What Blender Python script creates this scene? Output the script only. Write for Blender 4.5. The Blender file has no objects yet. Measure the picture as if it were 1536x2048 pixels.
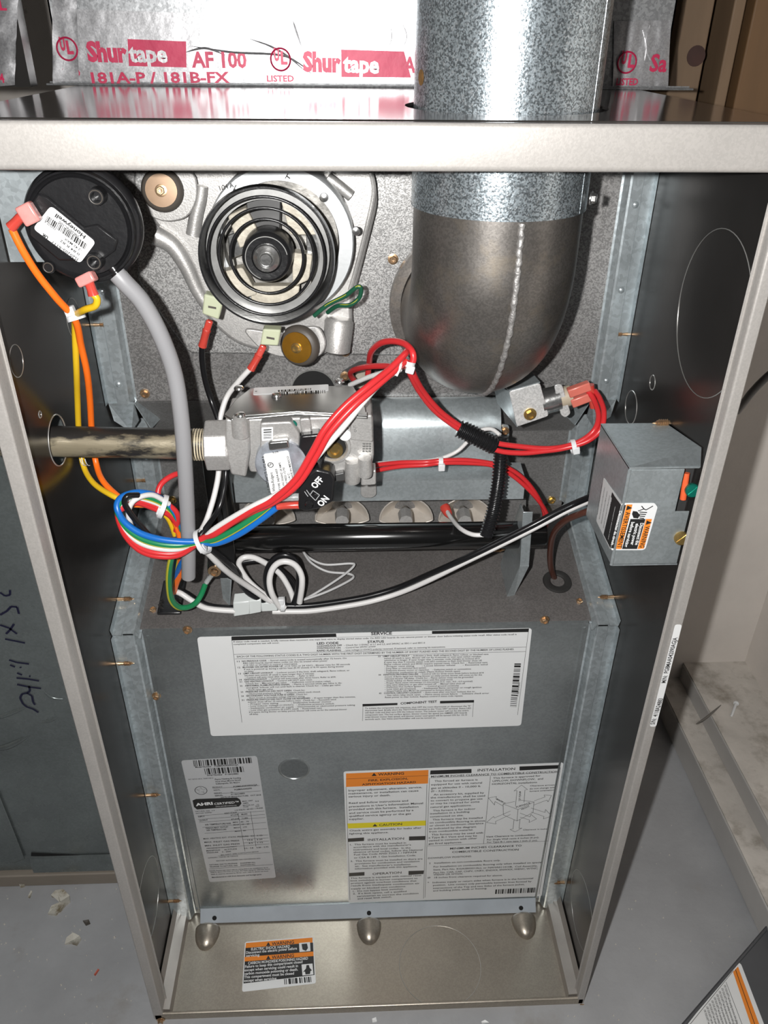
import bpy, math, random
from mathutils import Vector as V, Matrix

# ------------------------------------------------------------------ camera, world, light, exposure
S = 0.0254                                   # the scene is measured in inches and built in metres
FPX = 1584.36                                # focal length in pixels of the 1536x2048 frame
CAM = V((-0.4803, -17.1232, 34.3504))
PITCH, YAW, ROLL = 0.5454, 0.0459, -0.0105
FWD = V((math.sin(YAW)*math.cos(PITCH), math.cos(YAW)*math.cos(PITCH), -math.sin(PITCH)))
_rt = V((math.cos(YAW), -math.sin(YAW), 0)); _dn = FWD.cross(_rt)
RT = _rt*math.cos(ROLL) + _dn*math.sin(ROLL)
DN = -_rt*math.sin(ROLL) + _dn*math.cos(ROLL)
scene = bpy.context.scene
COL = scene.collection
cd = bpy.data.cameras.new('camera'); cam = bpy.data.objects.new('camera', cd); COL.objects.link(cam)
cd.sensor_fit = 'VERTICAL'; cd.sensor_height = 24.0; cd.lens = FPX/2048*24.0
cd.clip_start = 0.01; cd.clip_end = 50
m = Matrix.Identity(4)
for r in range(3):
    m[r][0] = RT[r]; m[r][1] = -DN[r]; m[r][2] = -FWD[r]; m[r][3] = CAM[r]*S
cam.matrix_world = m
scene.camera = cam

world = bpy.data.worlds.new('basement'); scene.world = world; world.use_nodes = True
bg = world.node_tree.nodes['Background']; bg.inputs[0].default_value = (0.92, 0.95, 1.0, 1); bg.inputs[1].default_value = 0.025

fl = bpy.data.lights.new('phone_flash', 'SPOT'); fo = bpy.data.objects.new('phone_flash', fl); COL.objects.link(fo)
fl.energy = 21.0; fl.shadow_soft_size = 0.005; fl.color = (1.0, 0.985, 0.965); fl.spot_size = math.radians(150); fl.spot_blend = 0.25
fo.matrix_world = Matrix.Translation((CAM + RT*-1.5 - DN*0.35)*S) @ m.to_3x3().to_4x4()
cl = bpy.data.lights.new('room_fill_light', 'AREA'); co = bpy.data.objects.new('room_fill_light', cl); COL.objects.link(co)  # unseen area lamp added at the left, fills in for the room light
cl.energy = 36.0; cl.shape = 'DISK'; cl.size = 0.30; cl.color = (1.0, 0.95, 0.88)
co.location = (-1.6, -0.15, 0.95)
co.rotation_euler = (V((-0.3, 0.1, 0.0)) - co.location).to_track_quat('-Z', 'Y').to_euler()
vs = scene.view_settings
vs.view_transform = 'Standard'; vs.look = 'None'; vs.gamma = 1.0; vs.exposure = 0.08; vs.use_curve_mapping = False

# ------------------------------------------------------------------ geometry helpers (all lengths in inches)
YU, YL, YP, ZD = 8.33, 10.0, 4.44, 16.58     # upper panel, burner panel, blower cover, front edge of the shelf
SLOPE = 0.268
def deck_z(Y): return ZD + SLOPE*(Y-YP)
def ray(px, py): return FWD + RT*((px-768)/FPX) + DN*((py-1024)/FPX)
def at(px, py, Y=None, X=None, Z=None):
    d = ray(px, py)
    if Y is not None: t = (Y-CAM.y)/d.y
    elif X is not None: t = (X-CAM.x)/d.x
    else: t = (Z-CAM.z)/d.z
    return CAM + d*t
def on(px, py, o, n):                        # where the sight line meets a plane
    d = ray(px, py); return CAM + d*((o-CAM).dot(n)/d.dot(n))
DN_N = V((0, -SLOPE, 1)).normalized(); DECK_O = V((0, YP, ZD))
def deck(px, py, up=0.0): return on(px, py, DECK_O + DN_N*up, DN_N)
def pix(P): return (P-CAM).dot(FWD)/FPX      # inches per pixel at a point

class MB:
    def __init__(s): s.v = []; s.f = []
    def add(s, vs, fs):
        o = len(s.v); s.v += [V(p) for p in vs]; s.f += [tuple(i+o for i in f) for f in fs]; return s
    def box(s, lo, hi):
        x0, y0, z0 = lo; x1, y1, z1 = hi
        return s.add([(x0,y0,z0),(x1,y0,z0),(x1,y1,z0),(x0,y1,z0),(x0,y0,z1),(x1,y0,z1),(x1,y1,z1),(x0,y1,z1)],
                     [(0,3,2,1),(4,5,6,7),(0,1,5,4),(1,2,6,5),(2,3,7,6),(3,0,4,7)])
    def obox(s, c, u, v, w, a, b, d):        # box at c with axes u v w and half sizes a b d
        u, v, w = V(u).normalized()*a, V(v).normalized()*b, V(w).normalized()*d; c = V(c)
        ps = [c+u*i+v*j+w*k for k in (-1,1) for j in (-1,1) for i in (-1,1)]
        return s.add(ps, [(0,2,3,1),(4,5,7,6),(0,1,5,4),(1,3,7,5),(3,2,6,7),(2,0,4,6)])
    def slab(s, pts, d):                     # polygon extruded by vector d
        pts = [V(p) for p in pts]; d = V(d); n = len(pts)
        fs = [tuple(range(n-1,-1,-1)), tuple(range(n,2*n))] + [(i,(i+1)%n,n+(i+1)%n,n+i) for i in range(n)]
        return s.add(pts+[p+d for p in pts], fs)
    def loft(s, rings, cap=True, closed=True):
        n = len(rings[0]); vs = [p for r in rings for p in r]; fs = []
        for i in range(len(rings)-1):
            for j in range(n if closed else n-1):
                k = (j+1) % n; fs.append((i*n+j, i*n+k, (i+1)*n+k, (i+1)*n+j))
        if cap: fs += [tuple(range(n-1,-1,-1)), tuple((len(rings)-1)*n+j for j in range(n))]
        return s.add(vs, fs)
    def lathe(s, prof, o, ax, n=32, cap=True):   # prof: (radius, distance along axis)
        o = V(o); ax = V(ax).normalized(); a = ax.orthogonal().normalized(); b = ax.cross(a)
        rings = [[o+ax*h+(a*math.cos(t)+b*math.sin(t))*r for t in [2*math.pi*k/n for k in range(n)]] for r, h in prof]
        return s.loft(rings, cap)
    def cyl(s, p, q, r, n=24): 
        p, q = V(p), V(q); return s.lathe([(r,0),(r,(q-p).length)], p, q-p, n)
    def ring(s, o, ax, r0, r1, h, n=48):
        return s.lathe([(r0,0),(r1,0),(r1,h),(r0,h),(r0,0)], o, ax, n, False)
    def torus(s, o, ax, R, r, n=48, k=8, a0=0, a1=2*math.pi, ref=None):
        o = V(o); ax = V(ax).normalized(); a = V(ref).normalized() if ref else ax.orthogonal().normalized(); b = ax.cross(a)
        full = abs(a1-a0-2*math.pi) < 1e-6; rings = []
        for i in range(n if full else n+1):
            t = a0+(a1-a0)*i/n; d = a*math.cos(t)+b*math.sin(t)
            rings.append([o+d*(R+r*math.cos(q))+ax*(r*math.sin(q)) for q in [2*math.pi*j/k for j in range(k)]])
        if full: rings.append(rings[0])
        return s.loft(rings, not full)
    def tube(s, path, r, k=10, cap=True):
        path = [V(p) for p in path]; rings = []; up = None
        for i, p in enumerate(path):
            t = (path[min(i+1,len(path)-1)]-path[max(i-1,0)]).normalized()
            if up is None: up = t.orthogonal().normalized()
            up = (up-t*up.dot(t)); up = up.normalized() if up.length > 1e-6 else t.orthogonal().normalized()
            b = t.cross(up); rr = r(i/(len(path)-1)) if callable(r) else r
            rings.append([p+(up*math.cos(a)+b*math.sin(a))*rr for a in [2*math.pi*j/k for j in range(k)]])
        return s.loft(rings, cap)
    def sheet(s, prof, x0, x1, t=0.04):      # bent sheet: (Y,z) profile swept along X
        n = len(prof); nr = []
        for i in range(n):
            a = V((0,)+tuple(prof[max(i-1,0)])); b = V((0,)+tuple(prof[min(i+1,n-1)])); d = (b-a).normalized()
            nr.append(V((0, -d.z, d.y))*t)
        A = [V((0,)+tuple(p)) for p in prof]; B = [A[i]+nr[i] for i in range(n)]
        loop = A+B[::-1]
        return s.loft([[V((x0,0,0))+p for p in loop], [V((x1,0,0))+p for p in loop]])

def rounded(pts, r, k=4):                    # round the corners of a planar polygon
    pts = [V(p) for p in pts]; n = len(pts); out = []
    for i in range(n):
        p = pts[i]; a = (pts[i-1]-p); b = (pts[(i+1)%n]-p); la, lb = a.length, b.length
        rr = min(r, la*.45, lb*.45); a = p+a/la*rr; b = p+b/lb*rr
        for j in range(k+1):
            t = j/k; out.append(a*(1-t)**2+p*(2*t*(1-t))+b*t*t)
    return out
def spline(pts, per=7):
    pts = [V(p) for p in pts]; n = len(pts)
    if n < 3: return pts
    out = []
    for i in range(n-1):
        p0 = pts[max(i-1,0)]; p1 = pts[i]; p2 = pts[i+1]; p3 = pts[min(i+2,n-1)]
        for j in range(per):
            t = j/per
            out.append(((p1*2)+(p2-p0)*t+(p0*2-p1*5+p2*4-p3)*t*t+(p1*3-p0-p2*3+p3)*t**3)*.5)
    out.append(pts[-1]); return out
def holed(o, u, v, w, h, holes, n=V((0,0,1)), t=0.04, seg=32):
    # rectangle o + [0..w]u + [0..h]v with one round hole (cu, cv, r); returns an MB
    cu, cv, r = holes; q = r*1.25; mb = MB(); u, v, n = V(u), V(v), V(n); o = V(o)
    P = lambda a, b: o+u*a+v*b
    rects = [(0,0,w,cv-q),(0,cv+q,w,h),(0,cv-q,cu-q,cv+q),(cu+q,cv-q,w,cv+q)]
    for a,b,c,d in rects: mb.slab([P(a,b),P(c,b),P(c,d),P(a,d)], n*t)
    outer, inner = [], []
    for k in range(seg):
        an = 2*math.pi*k/seg; ca, sa = math.cos(an), math.sin(an); mx = max(abs(ca), abs(sa))
        outer.append(P(cu+q*ca/mx, cv+q*sa/mx)); inner.append(P(cu+r*ca, cv+r*sa))
    rings = [outer, inner, [p+n*t for p in inner], [p+n*t for p in outer], outer]
    mb.loft(rings, False)
    return mb

LOC = {}
def thing(name, label, cat, loc=(0,0,0), group=None, kind=None):
    o = bpy.data.objects.new(name, None); COL.objects.link(o); o.location = V(loc)*S; o.empty_display_size = 0.02
    LOC[o] = V(loc); o['label'] = label
    if kind: o['kind'] = kind
    else: o['category'] = cat
    if group: o['group'] = group
    return o
def build(name, mb, mat, parent=None, smooth=40, label=None, cat=None, group=None, kind=None, bevel=0, bseg=2, loc=None):
    base = LOC[parent] if parent is not None else (V(loc) if loc is not None else V((0,0,0)))
    me = bpy.data.meshes.new(name)
    me.from_pydata([(p-base)*S for p in mb.v], [], mb.f); me.validate(); me.update()
    if smooth:
        me.polygons.foreach_set('use_smooth', [True]*len(me.polygons)); me.set_sharp_from_angle(angle=math.radians(smooth))
    me.materials.append(mat)
    o = bpy.data.objects.new(name, me); COL.objects.link(o); LOC[o] = base
    if parent is not None: o.parent = parent
    else: o.location = base*S
    if bevel:
        b = o.modifiers.new('bevel', 'BEVEL'); b.width = bevel*S; b.segments = bseg; b.limit_method = 'ANGLE'; b.angle_limit = math.radians(40)
    if label: o['label'] = label
    if cat: o['category'] = cat
    if group: o['group'] = group
    if kind: o['kind'] = kind
    return o
def share(name, src, parent, P, n, up=None, sc=1.0):   # copy of a mesh with its z axis along n
    o = bpy.data.objects.new(name, src); COL.objects.link(o); o.parent = parent
    n = V(n).normalized(); a = (V(up)-n*V(up).dot(n)).normalized() if up else n.orthogonal().normalized(); b = n.cross(a)
    M3 = Matrix.Identity(4)
    for r in range(3): M3[r][0] = a[r]*sc; M3[r][1] = b[r]*sc; M3[r][2] = n[r]*sc; M3[r][3] = (V(P)-LOC[parent])[r]*S
    o.matrix_local = M3; LOC[o] = LOC[parent]
    return o
def mesh_only(name, mb, mat, smooth=40):
    me = bpy.data.meshes.new(name); me.from_pydata([p*S for p in mb.v], [], mb.f); me.validate(); me.update()
    me.polygons.foreach_set('use_smooth', [True]*len(me.polygons)); me.set_sharp_from_angle(angle=math.radians(smooth))
    me.materials.append(mat); return me

# ------------------------------------------------------------------ materials
def M(name, col, met=0.0, rough=0.5, var=0.0, vscale=8.0, bump=0.0, bscale=60.0, spangle=0.0, sscale=220.0, coat=0.0,
      dirt=None, dscale=14.0, dlo=0.55, dhi=0.7, streak=None, rvar=0.0, spec=0.5, trans=0.0, aniso=None):
    ma = bpy.data.materials.new(name); ma.use_nodes = True; nt = ma.node_tree; N = nt.nodes; L = nt.links
    b = N['Principled BSDF']; b.inputs['Metallic'].default_value = met; b.inputs['Roughness'].default_value = rough
    b.inputs['Coat Weight'].default_value = coat; b.inputs['Specular IOR Level'].default_value = spec
    if trans: b.inputs['Transmission Weight'].default_value = trans
    tc = N.new('ShaderNodeTexCoord'); src = tc.outputs['Object']
    if streak:
        mp = N.new('ShaderNodeMapping'); mp.inputs['Scale'].default_value = streak; L.new(src, mp.inputs[0]); src = mp.outputs[0]
    rgb = N.new('ShaderNodeRGB'); rgb.outputs[0].default_value = (*col, 1); c = rgb.outputs[0]
    def mul(c, fac, amt):
        mr = N.new('ShaderNodeMapRange'); mr.inputs['From Min'].default_value = 0.25; mr.inputs['From Max'].default_value = 0.75
        mr.inputs['To Min'].default_value = 1-amt; mr.inputs['To Max'].default_value = 1+amt; L.new(fac, mr.inputs[0])
        x = N.new('ShaderNodeVectorMath'); x.operation = 'SCALE'; L.new(c, x.inputs[0]); L.new(mr.outputs[0], x.inputs['Scale']); return x.outputs[0]
    if var:
        no = N.new('ShaderNodeTexNoise'); no.inputs['Scale'].default_value = vscale; no.inputs['Detail'].default_value = 6; no.inputs['Roughness'].default_value = 0.6
        L.new(src, no.inputs['Vector']); c = mul(c, no.outputs[0], var)
        if rvar:
            mr = N.new('ShaderNodeMapRange'); mr.inputs['From Min'].default_value = 0.3; mr.inputs['From Max'].default_value = 0.7
            mr.inputs['To Min'].default_value = max(0.03, rough-rvar); mr.inputs['To Max'].default_value = min(1, rough+rvar)
            L.new(no.outputs[0], mr.inputs[0]); L.new(mr.outputs[0], b.inputs['Roughness'])
    if spangle:
        vo = N.new('ShaderNodeTexVoronoi'); vo.inputs['Scale'].default_value = sscale; L.new(src, vo.inputs['Vector'])
        sx = N.new('ShaderNodeSeparateColor'); L.new(vo.outputs['Color'], sx.inputs[0]); c = mul(c, sx.outputs[0], spangle)
    if dirt:
        no = N.new('ShaderNodeTexNoise'); no.inputs['Scale'].default_value = dscale; no.inputs['Detail'].default_value = 8; no.inputs['Roughness'].default_value = 0.65
        L.new(src, no.inputs['Vector'])
        mr = N.new('ShaderNodeMapRange'); mr.inputs['From Min'].default_value = dlo; mr.inputs['From Max'].default_value = dhi; L.new(no.outputs[0], mr.inputs[0])
        mx = N.new('ShaderNodeMix'); mx.data_type = 'RGBA'; L.new(mr.outputs[0], mx.inputs[0]); L.new(c, mx.inputs[6]); mx.inputs[7].default_value = (*dirt, 1); c = mx.outputs[2]
    L.new(c, b.inputs['Base Color'])
    if bump:
        no = N.new('ShaderNodeTexNoise'); no.inputs['Scale'].default_value = bscale; no.inputs['Detail'].default_value = 4; L.new(src, no.inputs['Vector'])
        bp = N.new('ShaderNodeBump'); bp.inputs['Strength'].default_value = bump; bp.inputs['Distance'].default_value = 0.002
        L.new(no.outputs[0], bp.inputs['Height']); L.new(bp.outputs[0], b.inputs['Normal'])
    return ma

GALV   = M('galvanized_panel', (0.29,0.285,0.28), 0.6, 0.42, 0.22, 9, 0.06, 900, 0.25, 900, rvar=0.06)
PLATE  = M('aluminized_plate', (0.38,0.378,0.372), 0.6, 0.42, 0.14, 10, 0.08, 900, 0.35, 1100)
LOWP   = M('dull_burner_panel', (0.25,0.245,0.24), 0.6, 0.45, 0.2, 10, 0.05, 900, 0.12, 900)
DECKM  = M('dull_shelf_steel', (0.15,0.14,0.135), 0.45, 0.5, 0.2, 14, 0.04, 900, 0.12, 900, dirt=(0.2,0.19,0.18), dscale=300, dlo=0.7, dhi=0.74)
FLANGE = M('galvanized_flange', (0.46,0.51,0.53), 0.62, 0.34, 0.2, 20, 0.08, 200, 0.1, 300)
BLUEG  = M('blue_grey_galvanized', (0.43,0.475,0.49), 0.62, 0.36, 0.18, 12, 0.03, 400, 0.06, 500, rvar=0.08)
COVER  = M('blower_cover_galvanized', (0.34,0.365,0.37), 0.75, 0.32, 0.3, 7, 0.02, 300, 0.05, 500, rvar=0.10)
PAINT  = M('taupe_metallic_paint', (0.42,0.40,0.378), 0.35, 0.38, 0.05, 30, 0.04, 700, 0.04, 900)
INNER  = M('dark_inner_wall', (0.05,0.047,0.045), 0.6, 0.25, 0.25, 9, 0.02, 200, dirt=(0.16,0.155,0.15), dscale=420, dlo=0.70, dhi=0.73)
TOPP   = M('polished_top_panel', (0.62,0.58,0.57), 0.95, 0.13, 0.15, 14, 0.02, 30, dirt=(0.75,0.72,0.7), dscale=260, dlo=0.70, dhi=0.73, streak=(1,0.25,1))
BASEM  = M('base_pan_steel', (0.38,0.34,0.285), 0.75, 0.36, 0.15, 7, 0.02, 200, 0.05, 700, rvar=0.07)
RIM    = M('bright_cut_edge', (0.6,0.6,0.58), 0.8, 0.3)
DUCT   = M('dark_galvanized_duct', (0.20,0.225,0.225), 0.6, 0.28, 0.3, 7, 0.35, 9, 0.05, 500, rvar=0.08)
PLEN   = M('plenum_galvanized', (0.36,0.37,0.38), 0.75, 0.36, 0.1, 30, 0.1, 120, 0.18, 600)
FOIL   = M('aluminium_foil_tape', (0.36,0.36,0.37), 0.8, 0.40, 0.12, 40, 0.30, 55, 0.1, 900)
FOILP  = M('pink_foil_print', (0.42,0.014,0.065), 0.1, 0.45, 0.1, 40, 0.25, 55)
SPANG  = M('spangled_vent_pipe', (0.36,0.41,0.44), 0.8, 0.28, 0.15, 200, 0.10, 600, 0.5, 1100, dirt=(0.78,0.82,0.85), dscale=650, dlo=0.55, dhi=0.68)
ELBOW  = M('dark_elbow_steel', (0.22,0.205,0.19), 0.85, 0.38, 0.25, 25, 0.02, 900, 0.12, 900, dirt=(0.3,0.26,0.21), dscale=45, dlo=0.52, dhi=0.75)
WELD   = M('weld_seam', (0.36,0.35,0.34), 0.6, 0.5, 0.2, 300, 0.6, 400)
CAST   = M('cast_aluminium', (0.53,0.52,0.505), 0.6, 0.42, 0.12, 25, 0.1, 900, 0.06, 900)
SILVER = M('pale_motor_shell', (0.66,0.68,0.69), 0.45, 0.36, 0.06, 20, 0.03, 300)
DARKST = M('dark_motor_steel', (0.07,0.07,0.07), 0.4, 0.4, 0.2, 30)
MIRROR = M('bright_plated_steel', (0.62,0.62,0.61), 0.95, 0.22, 0.25, 60, 0.25, 70)
VALVEC = M('valve_cover_steel', (0.42,0.42,0.41), 0.9, 0.27, 0.1, 40)
BLACK  = M('black_plastic', (0.012,0.012,0.013), 0, 0.28, 0.2, 60, 0.1, 300)
RUBBER = M('dark_rubber', (0.022,0.021,0.02), 0, 0.55)
GRUB   = M('brown_rubber_bushing', (0.075,0.065,0.055), 0, 0.5)
BLKPNT = M('black_manifold_paint', (0.006,0.006,0.006), 0, 0.16, spec=0.8)
HOSE   = M('grey_vinyl_hose', (0.27,0.27,0.28), 0, 0.42)
BRASS  = M('yellow_zinc_screw', (0.60,0.42,0.16), 0.9, 0.28, 0.2, 200)
COPPER = M('copper_zinc_screw', (0.52,0.35,0.21), 0.85, 0.30, 0.2, 300)
BRONZE = M('bronze_washer', (0.22,0.145,0.09), 0.5, 0.4, 0.15, 80)
GOLDW  = M('gold_washer', (0.48,0.24,0.03), 0.8, 0.33, 0.2, 80)
IRON   = M('dirty_black_iron_pipe', (0.028,0.026,0.024), 0.3, 0.38, 0.3, 40, 0.3, 150, dirt=(0.26,0.225,0.155), dscale=24, dlo=0.52, dhi=0.58, streak=(0.35,1,1))
DOPE   = M('pale_pipe_dope', (0.62,0.54,0.39), 0, 0.55, 0.15, 150, 0.4, 200)
TAN    = M('tan_burner_steel', (0.62,0.57,0.51), 0.45, 0.38, 0.15, 60, 0.1, 200)
WHITE  = M('white_label_stock', (0.74,0.75,0.75), 0, 0.38, 0.02, 20)
INK    = M('black_print', (0.015,0.015,0.015), 0, 0.5)
ORANGE = M('orange_print', (0.80,0.24,0.025), 0, 0.45)
YELLOWP= M('yellow_print', (0.78,0.66,0.02), 0, 0.45)
GREYP  = M('grey_print', (0.36,0.37,0.38), 0, 0.45)
SPADE  = M('red_spade_sleeve', (0.50,0.055,0.04), 0, 0.22, 0.1, 100, coat=0.3)
PINKSP = M('pink_spade_sleeve', (0.62,0.24,0.22), 0, 0.25, 0.15, 120, coat=0.2)
CREAM  = M('pale_green_connector', (0.47,0.50,0.35), 0, 0.4)
NYLON  = M('white_nylon_tie', (0.66,0.67,0.68), 0, 0.35)
PLUG   = M('milky_plug', (0.60,0.63,0.62), 0, 0.35)
W_OR = M('orange_insulation', (0.86,0.155,0.012), 0, 0.36)
W_YE = M('yellow_insulation', (0.66,0.42,0.015), 0, 0.36)
W_RE = M('red_insulation', (0.58,0.028,0.032), 0, 0.33)
W_WH = M('white_insulation', (0.66,0.65,0.64), 0, 0.36)
W_BK = M('black_insulation', (0.008,0.008,0.009), 0, 0.28)
W_BL = M('blue_insulation', (0.008,0.13,0.46), 0, 0.33)
W_GR = M('green_insulation', (0.012,0.20,0.075), 0, 0.34)
W_DG = M('dark_green_insulation', (0.01,0.075,0.04), 0, 0.34)
W_GY = M('yellow_tracer', (0.42,0.40,0.03), 0, 0.36)
W_BR = M('brown_insulation', (0.06,0.02,0.013), 0, 0.36)
TEAL   = M('green_ground_screw', (0.01,0.22,0.16), 0.6, 0.3)
CONC   = M('painted_grey_floor', (0.33,0.335,0.345), 0, 0.5, 0.22, 5, 0.25, 90, dirt=(0.27,0.255,0.235), dscale=9, dlo=0.58, dhi=0.75)
PLAST  = M('pale_painted_masonry', (0.72,0.67,0.62), 0, 0.7, 0.12, 6, 0.3, 60, dirt=(0.22,0.19,0.16), dscale=16, dlo=0.66, dhi=0.76)
LEDGE  = M('dusty_ledge', (0.56,0.525,0.48), 0, 0.8, 0.22, 14, 0.4, 80, dirt=(0.29,0.26,0.22), dscale=24, dlo=0.5, dhi=0.7)
RISER  = M('grey_step_face', (0.50,0.485,0.465), 0, 0.7, 0.08, 12, 0.2, 60)
WOOD   = M('brown_lumber', (0.13,0.072,0.032), 0, 0.6, 0.35, 14, 0.2, 40, streak=(1,1,0.12))
WOOD2  = M('pale_lumber', (0.16,0.105,0.062), 0, 0.6, 0.3, 16, 0.2, 40, streak=(1,1,0.12))
KNOT   = M('dark_knot', (0.035,0.012,0.008), 0, 0.5, 0.3, 60)
SILL   = M('dusty_sill_lumber', (0.23,0.20,0.165), 0, 0.7, 0.2, 20, 0.3, 60, streak=(0.2,1,1))
CHIP   = M('paint_chip', (0.52,0.50,0.44), 0, 0.6, 0.2, 60, dirt=(0.18,0.14,0.08), dscale=60, dlo=0.5, dhi=0.65)
MARK   = M('marker_ink', (0.008,0.008,0.03), 0, 0.4)
CABLE  = M('grey_cable', (0.20,0.195,0.19), 0, 0.45)
DOOR   = M('grey_door_paint', (0.12,0.125,0.135), 0.5, 0.4, 0.12, 8, 0.03, 300, dirt=(0.4,0.42,0.44), dscale=90, dlo=0.68, dhi=0.74)
GLASS  = M('clear_sleeve', (0.75,0.78,0.78), 0.0, 0.12, spec=0.8, trans=0.7)
BLACKH = M('hollow_dark', (0.004,0.004,0.004), 0, 0.8)

# ------------------------------------------------------------------ print helpers
_tc = {}
def glyphs(s, bold):
    if (s, bold) in _tc: return _tc[(s, bold)]
    cu = bpy.data.curves.new('t', 'FONT'); cu.body = s; cu.size = 1.0; cu.resolution_u = 2; cu.fill_mode = 'FRONT'
    cu.offset = bold
    ob = bpy.data.objects.new('t', cu); me = ob.to_mesh()
    vs = [(v.co.x, v.co.y) for v in me.vertices]; fs = [tuple(p.vertices) for p in me.polygons]
    ob.to_mesh_clear(); bpy.data.objects.remove(ob); bpy.data.curves.remove(cu)
    x0 = min([v[0] for v in vs], default=0); x1 = max([v[0] for v in vs], default=1)
    _tc[(s, bold)] = r = (vs, fs, x0, max(x1-x0, 1e-3)); return r
class Plane:                                 # flat printed surface; positions read off the photograph are put on it
    def __init__(s, o, n): s.o = V(o); s.n = V(n).normalized()
    def P(s, p, off=0.0): return on(p[0], p[1], s.o + s.n*off, s.n)
    def text(s, mb, t, p0, p1, h, bold=0.012, off=0.018):
        A = s.P(p0, off); B = s.P(p1, off); u = (B-A); w = u.length; u.normalize(); up = s.n.cross(u)
        vs, fs, x0, gw = glyphs(t, max(bold, .014)); k = w/gw; hh = h*pix(A)/0.72
        return mb.add([A+u*((x-x0)*k)+up*(y*hh) for x, y in vs], fs)
    def quad(s, mb, pts, off=0.014): return mb.add([s.P(p, off) for p in pts], [tuple(range(len(pts)))])
    def line(s, mb, p, q, w=1.0, off=0.016):
        A, B = s.P(p, off), s.P(q, off); d = (B-A).normalized(); e = s.n.cross(d)*(w*pix(A)*.5)
        return mb.add([A-e, B-e, B+e, A+e], [(0,1,2,3)])
    def bars(s, mb, a, b, c, d, n, seed=1, off=0.016):   # barcode in quad a b (top) d c (bottom)
        rnd = random.Random(seed); x = 0.0; A, B, C, D = [s.P(p, off) for p in (a,b,c,d)]
        while x < 1:
            w = rnd.choice((.5,.5,1,1.6))/n; e = min(1, x+w)
            mb.add([A.lerp(B,x), A.lerp(B,e), D.lerp(C,e), D.lerp(C,x)], [(0,1,2,3)]); x += w+rnd.choice((.5,.6,1.1))/n
        return mb
    def card(s, pts, r=0.12, t=0.008): return MB().slab(rounded([s.P(p, 0.002) for p in pts], r), s.n*t)
# ------------------------------------------------------------------ the setting
H = 8.75; HT = 32.84
build('floor', MB().box((-45,-50,-1),(45,40,0)), CONC, kind='structure', smooth=0)
build('wall_right', MB().box((22.4,-30,-0.5),(24.4,17.2,60)), PLAST, kind='structure', smooth=0)
build('wall_back', MB().box((10.6,17.2,-0.5),(24.4,19.2,31.0)), PLAST, kind='structure', smooth=0)
build('wall_far', MB().box((-46,39,-1),(10.5,41,60)), PLAST, kind='structure', smooth=0)
build('wall_left', MB().box((-47,-50,-1),(-45,40,60)), PLAST, kind='structure', smooth=0)
tr = thing('trim_1', 'stepped concrete ledge along the right wall', None, (18.7,0,0), kind='structure')
build('step_face', MB().box((17.4,-30,0),(18.9,17.2,1.68)), RISER, tr, bevel=0.08)
build('step_top', MB().box((17.45,-30,1.68),(18.75,17.2,1.75)), LEDGE, tr)
build('step_face', MB().box((18.7,-30,1.70),(22.4,17.2,2.84)), RISER, tr, bevel=0.08)
build('step_top', MB().box((18.75,-30,2.84),(22.4,17.2,2.91)), LEDGE, tr)
# timber wall above the masonry
wb = thing('wall_timber', 'brown timber studs and boards above the masonry', None, (14,18,31), kind='structure')
build('sheathing_board', MB().box((10.3,19.4,31),(30,20.2,60)), WOOD, wb, smooth=0)
a = at(1362,0,Y=17.6).x; b = at(1432,0,Y=17.6).x
st = build('stud', MB().box((a,17.4,31),(b-.1,19.4,60)), WOOD2, wb, bevel=0.06)
k0 = at(1392,112,Y=17.4)
build('knot', MB().lathe([(0.01,-.012),(.30,-.012),(.36,.01)], k0, (0,-1,0), 20), KNOT, wb).scale = (1,1,1)
a = at(1466,0,Y=17.6).x; b = at(1490,0,Y=17.6).x
build('stud', MB().box((a,17.4,31),(b,19.4,60)), WOOD2, wb, bevel=0.06)
a = at(1503,0,Y=17.6).x
build('stud', MB().box((a,17.2,31),(a+5,19.3,60)), WOOD, wb, bevel=0.06)

# ------------------------------------------------------------------ shared fasteners
mb = MB(); mb.lathe([(.165,0),(.165,.03),(.125,.04)], (0,0,0), (0,0,1), 20)
mb.lathe([(.118,.035),(.118,.13),(.10,.15),(.07,.15),(.06,.11),(.01,.105)], (0,0,0), (0,0,1), 6)
HEXC = mesh_only('hex_screw', mb, COPPER, 30); HEXB = mesh_only('hex_screw_gold', mb, BRASS, 30); HEXS = mesh_only('hex_screw_steel', mb, MIRROR, 30)
mb = MB(); path = []
prof = [(.075,-.25)]
for i in range(7):
    z = i*.045; r = .082 if i < 5 else .082*(7-i)/2.6
    prof += [(r*.72,z),(r*1.1,z+.018),(r*.72,z+.036)]
prof += [(.008,.36)]
mb.lathe(prof, (0,0,0), (0,0,1), 12)
TIP = mesh_only('screw_tip', mb, COPPER, 20)
mb = MB(); mb.lathe([(.13,0),(.13,.03),(.10,.07),(.02,.085)], (0,0,0), (0,0,1), 20)
PANH = mesh_only('pan_screw', mb, MIRROR, 40)

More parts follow.
